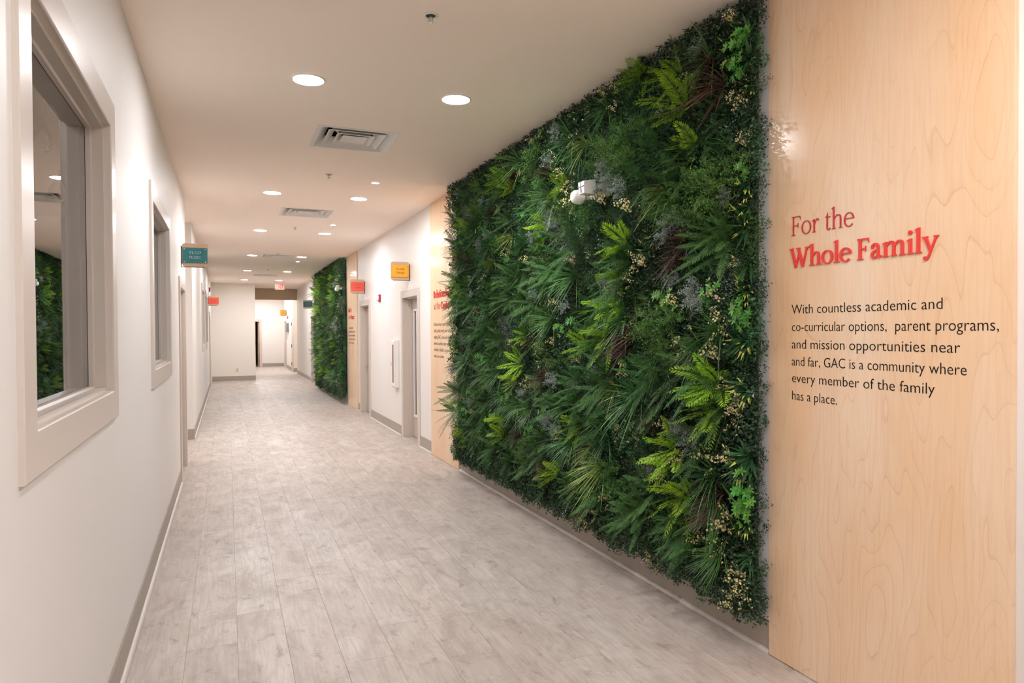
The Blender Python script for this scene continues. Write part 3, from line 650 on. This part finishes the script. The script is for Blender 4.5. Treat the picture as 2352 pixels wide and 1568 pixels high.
mb=MB(); mb.box(XR-.10,XR,30.95,31.7,1.62,2.02); mb.build('box_body',M['greybox'],t,bevel=.01)
mb=MB(); mb.tube((XR-.06,31.3,1.62),(XR-.05,31.32,1.28),.012); mb.build('cord',M['greybox'],t)
t=thing('exit_sign',(1.60,23.5,HC),'red glowing EXIT sign hanging from the ceiling at the corridor end','sign')
mb=MB(); mb.box(1.52,1.68,23.47,23.53,HC-.04,HC-.001); mb.build('canopy',M['white'],t,bevel=.005)
mb=MB(); mb.box(1.455,1.745,23.485,23.515,3.01,HC-.04); mb.build('sign_panel',M['exitbox'],t,bevel=.003)
mp=lambda u,v,h:(1.60+u,23.484-h,v); place_text(mp,'EXIT',-.115,.115,3.045,.135,t,'exit_lettering',M['exitred'],offset=.02,th=.002)['kind']='stuff'
def emergency(x,y,z,lab):
    t=thing('emergency_light',(x,y,z),lab,'emergency light','twin emergency lights poking out of the plant walls')
    mb=MB(); mb.box(x+.01,x+.11,y-.11,y+.12,z-.045,z+.03); mb.build('housing',M['white'],t,bevel=.012)
    for k,(dy,dz,a,m) in enumerate(((.098,-.030,.043,M['white']),(-.035,.012,.048,M['lensw']))):
        mb=MB(); cx=x-.045; yy=y+dy; zz=z+dz
        if k==0: mb.lathe([(.006,cx-.05),(.030,cx-.045),(.044,cx-.03),(.050,cx),(.050,cx+.03),(.02,cx+.05)],c=(0,yy,zz),ax='X',n=24)
        else: mb.add([(cx-.045,yy-a*.8,zz-a),(cx-.045,yy+a*.8,zz-a),(cx-.05,yy+a*.9,zz+a*.7),(cx-.05,yy-a*.9,zz+a*.7),(cx+.04,yy-a,zz-a*1.1),(cx+.04,yy+a,zz-a*1.1),(cx+.04,yy+a,zz+a),(cx+.04,yy-a,zz+a)],[(0,1,2,3),(7,6,5,4),(0,4,5,1),(1,5,6,2),(2,6,7,3),(3,7,4,0)])
        h_=mb.build('lamp_head',m,t,smooth=(k==0),bevel=0 if k==0 else .005)
        if k:
            mb=MB()
            mb.box(cx-.052,cx-.047,yy-.040,yy+.040,zz-.002,zz+.002); mb.box(cx-.052,cx-.047,yy-.002,yy+.002,zz-.04,zz+.03)
            mb.build('lens_rib',M['greybox'],t)
        mb=MB(); mb.tube((cx+.03,yy,zz),(x+.03,yy,z),.014,10); mb.build('swivel_arm',M['white'],t)
    return t
emergency(2.29,4.05,2.555,'white twin-head emergency light half buried in the big plant wall')
emergency(2.335,15.5,2.60,'small white emergency light on the far plant wall')
# clear glass bulbs hanging in the dim room behind the near window
for i,(x,y,z,lab) in enumerate(((-.92,4.40,2.66,'teardrop clear glass ornament hanging behind the near window, upper one'),(-.885,4.6,2.42,'clear glass ornament hanging behind the near window, lower one'))):
    t=thing('glass_ornament',(x,y,z),lab,'ornament','glass ornaments behind the near window')
    mb=MB(); mb.lathe([(.004,z+.12),(.008,z+.09),(.03,z+.055),(.055,z+.01),(.06,z-.03),(.045,z-.065),(.015,z-.08),(.002,z-.082)],c=(x,y,0),n=24); mb.build('glass_bulb',M['glass'],t,smooth=True)
    mb=MB(); mb.tube((x,y,z+.115),(x,y,2.9),.0015,6); mb.build('hanging_thread',M['steel'],t)
# ---------------- plants: one mesh per variant, copies share it ----------------
# local frame: +z grows out of the wall, +y is up, +x runs towards the viewer's right
V=Vector
def rdir(rg,az,el): return V((math.cos(az)*math.sin(el),math.sin(az)*math.sin(el),math.cos(el)))
def curve(rg,root,d,L,droop,n):
    return [root+d*(L*i/n)+V((0,-1,0))*(droop*L*(i/n)**2) for i in range(n+1)]
def blade(mb,pts,w,rg,mi=0,tipmi=None,fold=.3):
    n=len(pts)-1; ref=V((rg.uniform(-.4,.4),.8,.5)); vs=[];fs=[]
    for i,p in enumerate(pts):
        T=(pts[min(i+1,n)]-pts[max(i-1,0)]).normalized(); s=T.cross(ref); s=s.normalized() if s.length>1e-4 else V((1,0,0))
        t=i/n; ww=w*(.55+.9*t if t<.4 else (1-t)*1.5+.02)*.5
        vs+= [p-s*ww,p+s*ww]
    for i in range(n): fs.append((2*i,2*i+1,2*i+3,2*i+2))
    if tipmi is None: mb.add(vs,fs,mi)
    else:
        o=len(mb.v); mb.add(vs,fs,mi)
        for k in range(n-tipmi[1],n): mb.mi[len(mb.f)-n+k]=tipmi[0]
def quadleaf(mb,p,d,s,L,w,mi=0,bend=.15):
    """folded lozenge leaf, two triangles"""
    n=d.cross(s); m=p+d*L*.45
    mb.add([p,m+s*w*.5+n*bend*w,p+d*L,m-s*w*.5+n*bend*w],[(0,1,2),(0,2,3)],mi)
def rv(rg):
    while 1:
        v=V((rg.uniform(-1,1),rg.uniform(-1,1),rg.uniform(-1,1)))
        if .05<v.length<1: return v.normalized()
def side_of(d,rg):
    s=d.cross(rv(rg)); return s.normalized() if s.length>1e-3 else V((1,0,0))
def frond(mb,rg,root,d,L,droop,npr,plen,pw,mi=0,kind=0,stemi=1):
    pts=curve(rg,root,d,L,droop,12); n=12
    ref=V((rg.uniform(-.35,.35),.75,.55))
    # stalk
    for i in range(0,n,2):
        a,b=pts[i],pts[i+2]; T=(b-a).normalized(); s=T.cross(ref).normalized(); w_=.0022*(1-i/n)+.0006
        mb.add([a-s*w_,a+s*w_,b+s*w_*.8,b-s*w_*.8],[(0,1,2,3)],stemi)
    for k in range(npr):
        t=.14+.86*k/(npr-1); f=t*n; i=min(int(f),n-1); p=pts[i].lerp(pts[i+1],f-i); T=(pts[i+1]-pts[i]).normalized()
        s=T.cross(ref).normalized(); nn=s.cross(T)
        pl=plen*(math.sin(math.pi*min(1,.16+.80*t))**.75)*(1.0 if t<.93 else .6)
        for sg in(-1,1):
            a=R(62-25*t+rg.uniform(-5,5)); dd=(s*sg*math.sin(a)+T*math.cos(a)-nn*rg.uniform(.0,.25)).normalized()
            if kind==0:
                q=dd.cross(nn).normalized(); e=p+dd*pl; m=p+dd*pl*.38
                mb.add([p,m+q*pw*.5,e,m-q*pw*.5],[(0,1,2,3)],mi)
            else:   # forked cedar-like branchlets
                q=T
                for j in range(4):
                    r0=p+dd*pl*(.12+.25*j); ln=pl*(.62-.10*j)
                    for d2 in ((dd*.75+T*.65),(dd*.9-T*.25)) if j<3 else (dd,):
                        d2=(d2+rv(rg)*.12).normalized(); s2=d2.cross(nn).normalized(); mm=r0+d2*ln*.5
                        mb.add([r0,mm+s2*pw*.5,r0+d2*ln,mm-s2*pw*.5],[(0,1,2,3)],mi)
def v_fern(rg):
    mb=MB(); N=rg.randint(9,12)
    for k in range(N):
        az=2*math.pi*(k+rg.uniform(-.3,.3))/N; el=R(rg.uniform(25,66)); d=(rdir(rg,az,el)+V((-.18,.10,0))).normalized()
        frond(mb,rg,V((0,0,-.02)),d,rg.uniform(.23,.35),rg.uniform(.05,.34),34,rg.uniform(.036,.05),.0052)
    return mb,['fern','stem']
def v_lime(rg):
    mb=MB(); N=rg.randint(8,10)
    for k in range(N):
        az=2*math.pi*(k+rg.uniform(-.3,.3))/N; el=R(rg.uniform(15,62)); d=rdir(rg,az,el)
        frond(mb,rg,V((0,0,-.02)),d,rg.uniform(.19,.27),rg.uniform(.0,.3),13,rg.uniform(.040,.052),.0042,kind=1)
    return mb,['lime','stem']
def v_tuft(rg,ms,nb=62,w0=.0075,L0=.19,L1=.30,dr=(.05,.55)):
    mb=MB()
    for k in range(nb):
        az=rg.uniform(0,2*math.pi); el=R(abs(rg.gauss(34,22))); d=rdir(rg,az,min(el,R(88))); L=rg.uniform(L0,L1)
        root=V((rg.uniform(-.012,.012),rg.uniform(-.012,.012),-.02))
        blade(mb,curve(rg,root,d,L,rg.uniform(*dr),5),w0*rg.uniform(.7,1.25),rg)
    return mb,ms
def v_mat(rg,ms,nl,L,asp,size=.135,depth=.075,wild=.9):
    """springy cushion of little leaves"""
    mb=MB()
    for k in range(nl):
        x=rg.uniform(-size,size); y=rg.uniform(-size,size); z=depth*(rg.random()**.6)+.018*math.sin(x*37)*math.cos(y*31)
        d=(V((rg.uniform(-1,1),rg.uniform(-1,1)+.1,0))*wild+V((0,0,rg.uniform(.15,1)))).normalized()
        l=L*rg.uniform(.7,1.25); quadleaf(mb,V((x,y,z)),d,side_of(d,rg),l,l*asp,0,.2)
    return mb,ms
def v_bush(rg,ms,ns=26,L=.011,asp=.5,Rr=.12):
    """mound of sprigs densely set with tiny leaves"""
    mb=MB()
    for k in range(ns):
        d=rdir(rg,rg.uniform(0,2*math.pi),R(rg.uniform(0,75))); l=Rr*rg.uniform(.75,1.15); pts=curve(rg,V((0,0,-.01)),d,l,rg.uniform(0,.25),6)
        for j in range(34):
            t=.3+.7*rg.random(); f=t*6; i=min(int(f),5); p=pts[i].lerp(pts[i+1],f-i)+rv(rg)*.012
            dd=(d*.6+rv(rg)).normalized(); ll=L*rg.uniform(.7,1.3); quadleaf(mb,p,dd,side_of(dd,rg),ll,ll*asp)
    return mb,ms
def v_flower(rg,sp=6,tall=.12):
    mb=MB()
    for k in range(sp):
        d=rdir(rg,rg.uniform(0,2*math.pi),R(rg.uniform(5,60))); l=tall*rg.uniform(.6,1.15); pts=curve(rg,V((rg.uniform(-.02,.02),rg.uniform(-.02,.02),0)),d,l,rg.uniform(-.3,.2),5)
        blade(mb,pts,.004,rg,1)
        for j in range(10):
            t=.45+.55*rg.random(); f=t*5; i=min(int(f),4); c=pts[i].lerp(pts[i+1],f-i)+rv(rg)*.014
            ax=(rv(rg)*.8+V((0,0,1))).normalized(); u=side_of(ax,rg); v_=ax.cross(u)
            for q in range(5):
                a=2*math.pi*q/5; dd=(u*math.cos(a)+v_*math.sin(a)+ax*.45).normalized(); quadleaf(mb,c,dd,dd.cross(ax).normalized(),.0068,.0038,0,.1)
        for j in range(7):
            p=pts[rg.randint(0,4)]; dd=(d*.5+rv(rg)).normalized(); quadleaf(mb,p,dd,side_of(dd,rg),.016,.007,2)
    return mb,['petal','stem','small']
def v_lance(rg):
    mb=MB()
    for k in range(rg.randint(13,17)):
        d=rdir(rg,rg.uniform(0,2*math.pi),R(rg.uniform(10,70))); L=rg.uniform(.07,.125)
        o0=len(mb.f); blade(mb,curve(rg,V((0,0,-.005)),d,L,rg.uniform(-.1,.35),6),.024*rg.uniform(.8,1.2),rg,0,(1,2) if rg.random()<.55 else None)
    return mb,['vdark','vtip']
def v_lance_dark(rg):
    mb=MB()
    for k in range(rg.randint(16,20)):
        d=rdir(rg,rg.uniform(0,2*math.pi),R(rg.uniform(15,78))); L=rg.uniform(.08,.14)
        blade(mb,curve(rg,V((0,0,-.005)),d,L,rg.uniform(0,.35),5),.024*rg.uniform(.8,1.2),rg,0)
    return mb,['vdark']
def v_scheff(rg):
    mb=MB()
    for k in range(9):
        d=rdir(rg,rg.uniform(0,2*math.pi),R(rg.uniform(0,70))); c=d*rg.uniform(.04,.10); blade(mb,[V((0,0,0)),c*.5,c],.004,rg,1)
        ax=(d+V((0,.2,.6))).normalized(); u=side_of(ax,rg); v_=ax.cross(u)
        for q in range(6):
            a=2*math.pi*q/6; dd=(u*math.cos(a)+v_*math.sin(a)+ax*.3).normalized(); s=dd.cross(ax).normalized(); L=rg.uniform(.026,.038); w_=L*.5
            mb.add([c,c+dd*L*.45+s*w_*.42,c+dd*L*.85+s*w_*.3,c+dd*L,c+dd*L*.85-s*w_*.3,c+dd*L*.45-s*w_*.42],[(0,1,2,3),(0,3,4,5)],0)
    return mb,['scheff','stem']
KINDS={
 'L':('cedar_fern',v_lime,4),'F':('fern',v_fern,5),
 'G':('grass_tuft',lambda g:v_tuft(g,['grass']),4),
 'Y':('variegated_grass',lambda g:v_tuft(g,['ygrass'],50,.009,.17,.25,(.2,.7)),2),
 'B':('burgundy_tuft',lambda g:v_tuft(g,['burg'],44,.011,.14,.23,(0,.5)),3),
 'C':('flower_sprig',v_flower,4),
 'S':('silver_foliage',lambda g:v_bush(g,['silver'],22,.012,.42,.10),3),
 'V':('lance_leaf_plant',v_lance,3),'N':('dark_lance_plant',v_lance_dark,3),
 'T':('bright_leaf_sprig',v_scheff,3),
 'M':('feathery_bush',lambda g:v_bush(g,['bush'],30,.0115,.45,.15),4),
 'a':('boxwood_cushion',lambda g:v_mat(g,['box'],900,.019,.6),4),
 'b':('small_leaf_cushion',lambda g:v_mat(g,['small'],900,.015,.55),3),
 'c':('emerald_cushion',lambda g:v_mat(g,['emer'],620,.021,.55),3),
 'd':('needle_cushion',lambda g:v_mat(g,['fern'],850,.024,.17),3),
 'e':('silver_cushion',lambda g:v_mat(g,['silver'],800,.012,.4),2),
}
PROTO={}
prg=random.Random(11)
for k,(nm,fn,nv) in KINDS.items():
    PROTO[k]=[]
    for i in range(nv):
        mb,ms=fn(prg); me=bpy.data.meshes.new(nm); me.from_pydata([tuple(v) for v in mb.v],[],mb.f)
        for m in ms: me.materials.append(M[m])
        if len(ms)>1: me.polygons.foreach_set('material_index',mb.mi)
        me.update(); PROTO[k].append(me)
BASIS=Matrix(((0,0,-1),(-1,0,0),(0,1,0)))   # columns: x->-Y, y->Z, z->-X
def put(k,t,x,y,z,s,rg,spin=None,tilt=0):
    o=bpy.data.objects.new(KINDS[k][0],rg.choice(PROTO[k])); COL.objects.link(o); o.parent=t
    a=spin if spin is not None else rg.uniform(-.5,.5)
    m=BASIS.to_4x4() @ Matrix.Rotation(a,4,'Z') @ Matrix.Rotation(tilt,4,'X')
    o.rotation_euler=m.to_euler(); o.scale=(s,s,s); o.location=(x-t['org'][0],y-t['org'][1],z-t['org'][2])
    return o
PL={'N':'2.62,1.58,1.1 2.62,0.97,1.2 2.62,2.93,1.1 2.62,3.05,1.0 2.62,2.66,1.0 2.62,0.91,1.1 2.67,0.92,1.0 2.62,1.51,1.0 2.62,0.48,0.9 3.01,2.61,0.8 2.62,1.93,0.9',
'L':'3.10,2.83,1.5 3.16,3.03,1.1 3.01,2.61,1.0 4.81,2.42,1.2 3.71,2.15,1.1 3.76,1.94,1.0 3.76,1.77,0.8 3.95,1.76,1.1 3.92,1.57,1.3 4.22,1.48,1.0 2.83,1.32,1.3 2.85,1.20,1.1 3.17,0.93,1.2 3.25,0.83,1.0 3.11,0.69,1.3 3.05,0.66,1.0 5.38,1.32,1.1 5.48,1.18,1.0 5.79,0.78,1.1 5.79,0.64,1.0 5.70,2.99,1.2 5.55,2.86,0.9 4.68,0.47,1.1 4.83,0.23,1.0 7.03,2.08,1.0 6.99,0.44,1.1 7.13,0.81,0.9 4.55,2.68,0.8 3.51,3.16,1.0 6.80,2.69,0.9 7.05,2.42,0.9 5.28,1.56,0.8 3.17,1.03,0.7',
'F':'2.66,2.06,1.3 2.70,2.01,1.2 2.67,2.12,1.0 2.67,1.23,1.2 2.74,1.17,1.1 3.05,0.47,1.2 3.02,0.33,1.2 3.17,0.36,1.0 3.54,0.37,1.2 3.62,0.27,1.0 3.43,0.62,1.1 3.52,0.49,1.0 4.29,1.19,1.3 4.36,1.06,1.2 3.87,1.31,1.2 3.93,1.19,1.2 4.36,0.39,1.2 4.43,0.29,1.0 4.93,2.21,1.1 4.78,2.08,1.1 4.35,2.20,1.1 3.66,2.04,1.2 3.71,1.90,1.1 3.42,1.31,1.0 3.33,1.19,1.2 2.94,2.69,1.3 3.05,2.53,1.1 3.16,2.43,1.2 3.01,2.33,1.2 3.51,2.50,1.1 2.67,2.70,1.0 3.38,1.75,0.7 5.10,1.82,1.0 5.56,2.07,1.1 5.88,1.85,1.1 6.23,1.60,1.1 5.78,1.52,1.0 6.36,1.17,1.1 6.24,0.92,1.1 6.01,0.44,1.1 5.59,0.35,1.1 5.30,0.29,1.1 6.63,0.61,1.0 6.63,0.29,1.0 6.72,2.93,1.1 6.21,2.71,1.1 5.98,2.39,1.1 6.47,2.27,1.1 6.61,1.88,1.1 6.75,1.47,1.0 5.09,2.61,0.9 3.99,0.53,1.1 4.05,0.34,1.0 4.86,1.15,1.0 4.63,1.03,1.0 2.84,0.64,0.8 2.94,0.96,0.9 3.17,1.35,1.0',
'G':'2.87,3.02,1.3 2.67,2.54,1.2 2.75,1.58,1.3 2.85,0.83,1.3 2.72,0.30,1.4 2.74,0.39,1.0 4.73,2.63,1.3 3.71,1.68,1.1 4.38,2.00,1.2 3.56,1.19,1.4 3.93,0.88,1.1 4.42,0.79,1.1 4.44,3.00,1.2 5.36,3.05,1.2 6.10,2.44,1.0 6.16,1.90,1.2 5.33,1.86,1.0 5.59,0.22,1.1 3.17,0.48,0.8 4.74,1.69,1.0 5.27,2.34,1.0 3.92,3.08,0.9 4.03,2.87,0.8 2.67,0.70,0.8 2.98,1.52,1.0 6.54,1.60,1.0 6.82,1.28,1.0 5.48,0.95,1.0 6.25,0.61,0.9 4.86,1.95,1.0',
'Y':'3.27,2.40,1.1 3.99,0.67,1.3 4.11,0.77,1.0 5.99,2.26,0.8 4.21,2.92,0.8 3.82,1.23,0.8 5.56,2.44,0.8',
'B':'2.78,2.85,1.4 2.87,2.98,0.9 3.09,2.08,1.3 3.15,1.99,1.0 3.61,1.57,1.2 3.66,1.49,1.0 2.80,0.74,1.2 2.84,0.66,1.0 4.78,2.83,1.1 5.45,2.94,1.0 4.86,1.24,1.1 5.39,0.69,1.0 4.83,0.53,1.0 6.95,2.40,1.0 7.16,1.22,0.9 3.05,1.45,0.8 4.23,0.29,0.7 5.11,1.53,0.7',
'C':'2.67,2.81,1.5 2.69,2.74,1.0 2.70,0.61,1.4 2.74,0.56,1.0 2.62,2.54,1.0 2.63,2.51,1.0 2.62,2.48,0.9 2.97,2.94,0.9 2.67,3.12,0.8 2.62,0.35,1.0 2.62,0.36,1.0 2.67,0.22,1.0 2.62,0.39,0.9 3.56,2.34,1.3 3.71,1.82,1.0 4.34,2.51,1.2 4.44,2.60,1.0 3.87,2.44,1.2 2.72,1.69,1.2 2.78,1.75,1.0 3.05,1.58,1.2 3.11,1.74,1.0 3.51,2.02,1.1 3.42,1.99,1.0 4.94,1.53,1.0 4.63,1.80,1.0 4.31,2.09,1.0 2.75,1.46,1.3 2.64,1.22,1.0 2.62,1.19,1.0 2.62,1.25,1.0 2.82,0.92,1.3 2.70,0.94,1.0 3.05,0.87,1.1 3.52,1.03,1.0 3.71,1.00,0.9 3.23,1.03,1.0 3.88,0.47,1.0 4.43,0.68,1.0 4.57,0.81,1.0 5.11,1.20,1.0 5.20,1.12,1.0 4.05,0.34,1.0 4.17,0.24,1.0 5.56,2.26,0.9 6.22,2.12,0.9 5.00,3.12,0.9 4.88,3.16,0.8 5.14,2.18,0.9 3.66,1.35,1.0 3.38,0.22,0.8 3.25,0.76,0.9 2.87,0.49,0.9 2.98,0.44,0.8 4.34,3.02,0.8 3.92,3.16,0.8 3.75,3.16,0.8 4.55,2.84,0.9 4.38,2.71,0.9 5.22,2.92,0.8 5.47,1.83,0.8 5.81,2.73,0.7 4.78,2.15,0.8 4.26,1.38,0.8 4.67,1.50,0.8 6.60,2.14,0.8 6.43,0.99,0.8 3.29,2.88,0.6 2.74,1.33,0.8 3.61,1.90,0.8 3.81,1.94,0.8 2.67,1.94,0.6',
'S':'3.86,2.59,1.2 3.71,2.51,1.1 3.98,2.54,1.0 4.66,2.42,1.1 4.73,2.51,1.0 4.81,2.60,0.9 3.17,2.22,1.1 3.05,2.22,1.0 3.25,2.14,0.9 2.98,1.82,1.1 2.94,1.76,1.0 4.67,1.23,1.0 4.79,0.91,1.0 4.64,0.86,1.0 4.04,1.33,0.8 3.76,1.88,1.0 3.87,1.92,0.9 3.09,1.06,1.0 3.01,1.00,1.0 4.62,3.12,0.9 4.36,1.22,0.8 6.09,2.53,0.8 6.34,2.47,0.8 5.02,1.89,0.8 6.60,1.97,0.8 5.29,1.08,0.8 4.49,1.79,0.8 2.73,2.28,0.7 3.92,2.70,0.8 3.17,1.89,0.8',
'V':'2.62,2.31,1.2 2.62,2.27,1.0 2.62,2.20,1.0 2.63,2.14,1.1 2.62,2.10,1.1 2.62,1.80,1.1 2.62,1.76,1.0 2.63,1.33,1.2 2.62,1.30,1.1 2.67,0.63,0.9 2.62,0.64,1.0 3.40,2.15,0.9 3.47,2.08,0.9 2.62,2.79,1.2 2.62,2.81,1.0 2.67,3.06,1.1 2.62,3.08,1.2 2.62,1.55,1.2 2.62,0.98,1.3 2.67,0.90,1.1 3.01,1.02,0.6 4.29,0.50,1.0 4.23,0.45,0.8 3.42,1.83,0.9 3.29,1.77,0.6 4.34,3.16,0.9 4.15,3.16,0.9 2.73,3.00,1.0 2.62,2.49,0.8 4.16,2.15,0.6 2.94,1.13,0.5 4.98,1.35,0.7',
'T':'2.62,3.00,1.2 2.62,3.04,1.0 2.67,3.00,1.1 2.62,3.00,1.0 2.62,2.92,1.1 2.70,2.92,1.0 2.67,2.89,0.9 2.90,2.77,0.9 2.87,2.71,0.8 2.63,2.44,1.0 2.62,2.39,1.0 2.85,1.80,1.1 2.90,1.76,0.9 2.62,1.71,1.2 2.62,1.67,1.1 2.62,1.65,1.0 2.63,1.72,0.9 3.29,1.80,1.2 3.21,1.77,1.1 3.15,1.69,0.9 2.62,0.86,1.2 2.62,0.81,1.2 2.62,0.78,1.1 2.62,0.74,1.1 2.62,0.71,1.1 2.67,0.74,0.9 4.87,0.96,1.1 4.95,0.86,1.1 5.16,0.76,1.0 6.62,0.97,1.2 6.83,0.77,1.0 4.48,1.92,0.9 4.52,2.19,0.9 4.92,3.16,1.0 5.05,3.13,1.0 3.47,0.96,0.9 3.71,1.40,0.8 2.87,0.40,0.8 2.84,0.52,0.8 3.99,0.62,0.6 2.62,1.85,0.8 5.10,2.03,0.7',
'M':'2.70,2.46,1.3 2.80,2.40,1.3 2.87,2.33,1.2 2.73,2.34,1.1 3.65,2.81,1.3 3.76,2.72,1.3 3.56,2.67,1.2 3.92,2.82,1.1 3.01,2.23,1.2 3.12,2.30,1.1 3.25,2.32,1.0 3.38,1.64,1.3 3.29,1.56,1.2 3.19,1.52,1.0 3.17,1.67,1.0 4.92,3.03,1.2 5.05,2.96,1.2 4.85,2.77,1.0 3.72,0.59,1.2 3.82,0.68,1.1 3.62,0.50,1.0 5.12,0.69,1.1 5.25,0.56,1.0 4.55,2.52,1.2 4.15,2.39,1.1 4.28,2.50,0.9 4.86,1.46,1.1 4.63,1.37,1.0 5.02,1.67,1.0 6.33,3.03,1.0 6.46,2.84,1.0 3.33,2.29,1.0 2.80,2.25,1.1 2.94,2.20,0.9 3.46,2.83,0.9'}
def green_wall(y0,y1,lab,listed,seed,step,nfill,avoid=()):
    rg=random.Random(seed); t=thing('plant_wall',(XR,y0,.16),lab,'plant wall','artificial plant walls')
    mb=MB(); mb.box(XR-.022,XR-.001,y0-.008,y1+.005,.17,HC-.005); mb.build('backing_board',M['greyback'],t)
    mb=MB(); mb.box(XR-.040,XR-.0225,y0+.06,y1-.03,.23,HC-.04); mb.build('dark_mesh_mat',M['soil'],t)
    x0=XR-.045
    ok=lambda y,z,r:all((y-a)**2+(z-b)**2>(c+r)**2 for a,b,c in avoid)
    # cushion layer
    ny=int((y1-y0-.1)/step+.5); nz=int((HC-.16-.08)/step+.5)
    f=lambda y,z,a,b,c:math.sin(a*y+b*z+c)
    for i in range(ny):
        for j in range(nz):
            y=y0+.105*step/.2+(y1-y0-.20*step/.2)*(i+.5*(j%2)*.8)/(ny-1+.4)+rg.uniform(-.02,.02); z=.30+(HC-.16-.275)*j/(nz-1)+rg.uniform(-.02,.02)
            q=f(y,z,2.3,4.1,.3)+f(y,z,-3.7,2.2,1.2)+rg.uniform(-.9,.9)
            k='a' if q<.35 else ('b' if q<.95 else ('c' if q<1.5 else ('d' if q<2.0 else 'e')))
            if k=='a' and rg.random()<.2: k='d'
            if z>2.95 or z<.35: k='a' if rg.random()<.8 else 'b'
            if not ok(y,z,.05): continue
            put(k,t,x0+.005,y,z,(step/.2)*rg.uniform(.92,1.08),rg,rg.choice([0,1.57,3.14,4.71])+rg.uniform(-.2,.2))
    # denser cushions along the near edge and the bottom edge
    n1=int((HC-.5)/.15)
    for j in range(n1):
        z=.27+(HC-.16-.24)*j/(n1-1); put(rg.choice('aaabc'),t,x0+.012,y0+.080,z,rg.uniform(.72,.85),rg,rg.uniform(0,6.28))
    n1=int((y1-y0)/.17)
    for j in range(n1):
        put(rg.choice('aaaab'),t,x0+.005,y0+.13+(y1-y0-.25)*j/(n1-1),.27+rg.uniform(-.01,.02),rg.uniform(.75,.9),rg,rg.uniform(0,6.28))
    placed=[]
    for k,s_ in listed.items():
        for e in s_.split():
            y,z,s=map(float,e.split(',')); placed.append((y,z))
            dx={'M':.075,'S':.09,'C':.075,'T':.06,'V':.065,'F':.06,'L':.07,'G':.085,'Y':.085,'B':.08,'N':.05}[k]
            if k in 'FLGY' and z<.5: z=.36+z*.3; s*=.78
            if k in 'FLG' and y<y0+.2: y=y0+.17+(y-y0)*.3; s*=.85
            if not ok(y,z,-.02): continue
            if seed==1 and y<3.0 and 2.4<z<2.85: dx*=.4; s*=.75
            put(k,t,x0-dx,min(y,y1-.10) if k in 'FL' else y,z,s*{'F':.86,'L':.86,'G':.92,'T':.74}.get(k,.95),rg)
    # filler plants where nothing is listed
    n=0; tries=0
    while n<nfill and tries<nfill*30:
        tries+=1; y=rg.uniform(y0+(.12 if seed==1 else .36),y1-(.06 if seed==1 else .2)); z=rg.uniform(.30,HC-.12)
        if min([9]+[(y-a)**2+(z-b)**2 for a,b in placed])<(.0135 if seed==1 else .02) or not ok(y,z,.06): continue
        far=(y-y0)/(y1-y0)
        kk=rg.choices('FGMCSNVTBdL',weights=[(22 if seed==1 else 50)+30*far,12,11,18,13,7,2,5,4,3,5*far+(14 if seed==2 else 0)])[0]
        if seed==1 and y<3.1 and 2.35<z<2.9: continue
        placed.append((y,z)); n+=1
        put(kk,t,x0-(.03 if kk=='d' else .05),y,z,rg.uniform(.7,1.0)*(1.25 if seed==2 else 1)*(.62 if (z>2.95 or z<.5) and kk in 'FGLY' else 1),rg)
    return t
green_wall(2.575,7.41,'huge wall of artificial ferns, grasses and flowers, from the floor edge to the ceiling on the right',PL,1,.215,150,avoid=((4.06,2.58,.10),))
PL2={'L':'16.3,2.45,1.3 16.6,2.4,1.1 17.6,1.9,1.2 18.6,2.6,1.2 17.2,1.35,1.0 18.8,1.8,1.2 17.0,.55,1.3 18.7,.5,1.2 19.6,1.3,1.2 19.8,2.1,1.2 17.9,1.1,1.1 19.5,.8,1.0 16.0,.9,1.0 18.9,2.2,1.2 19.7,2.7,1.0 17.6,2.9,1.0',
 'V':'15.35,2.9,1.3 15.4,2.7,1.2 15.4,2.3,1.3 15.45,2.1,1.2 15.35,1.8,1.1 15.4,1.2,1.2 15.4,1.0,1.2 15.45,.6,1.2 15.4,.4,1.2 15.8,2.0,1.1',
 'T':'15.5,2.5,1.2 15.6,2.85,1.2 15.5,1.9,1.2 15.7,.9,1.2 15.5,1.5,1.2',
 'C':'15.7,1.9,1.3 15.9,1.6,1.2 15.8,1.2,1.2 16.2,1.0,1.2 15.5,2.2,1.2 15.7,.45,1.3 16.4,1.7,1.1 15.6,2.75,1.1',
 'S':'15.9,2.7,1.2 16.1,1.8,1.3 15.7,1.7,1.2 16.5,1.5,1.2',
 'B':'16.2,2.8,1.2 17.4,2.2,1.2 18.2,1.3,1.1 16.8,.9,1.0',
 'G':'15.9,2.35,1.2 16.6,1.9,1.3 17.9,2.5,1.2 18.3,.8,1.3 16.2,.5,1.3 19.2,1.6,1.2'}
green_wall(15.20,20.22,'smaller-looking far wall of artificial ferns beyond the coral sign',PL2,2,.30,230,avoid=((15.45,2.60,.08),))
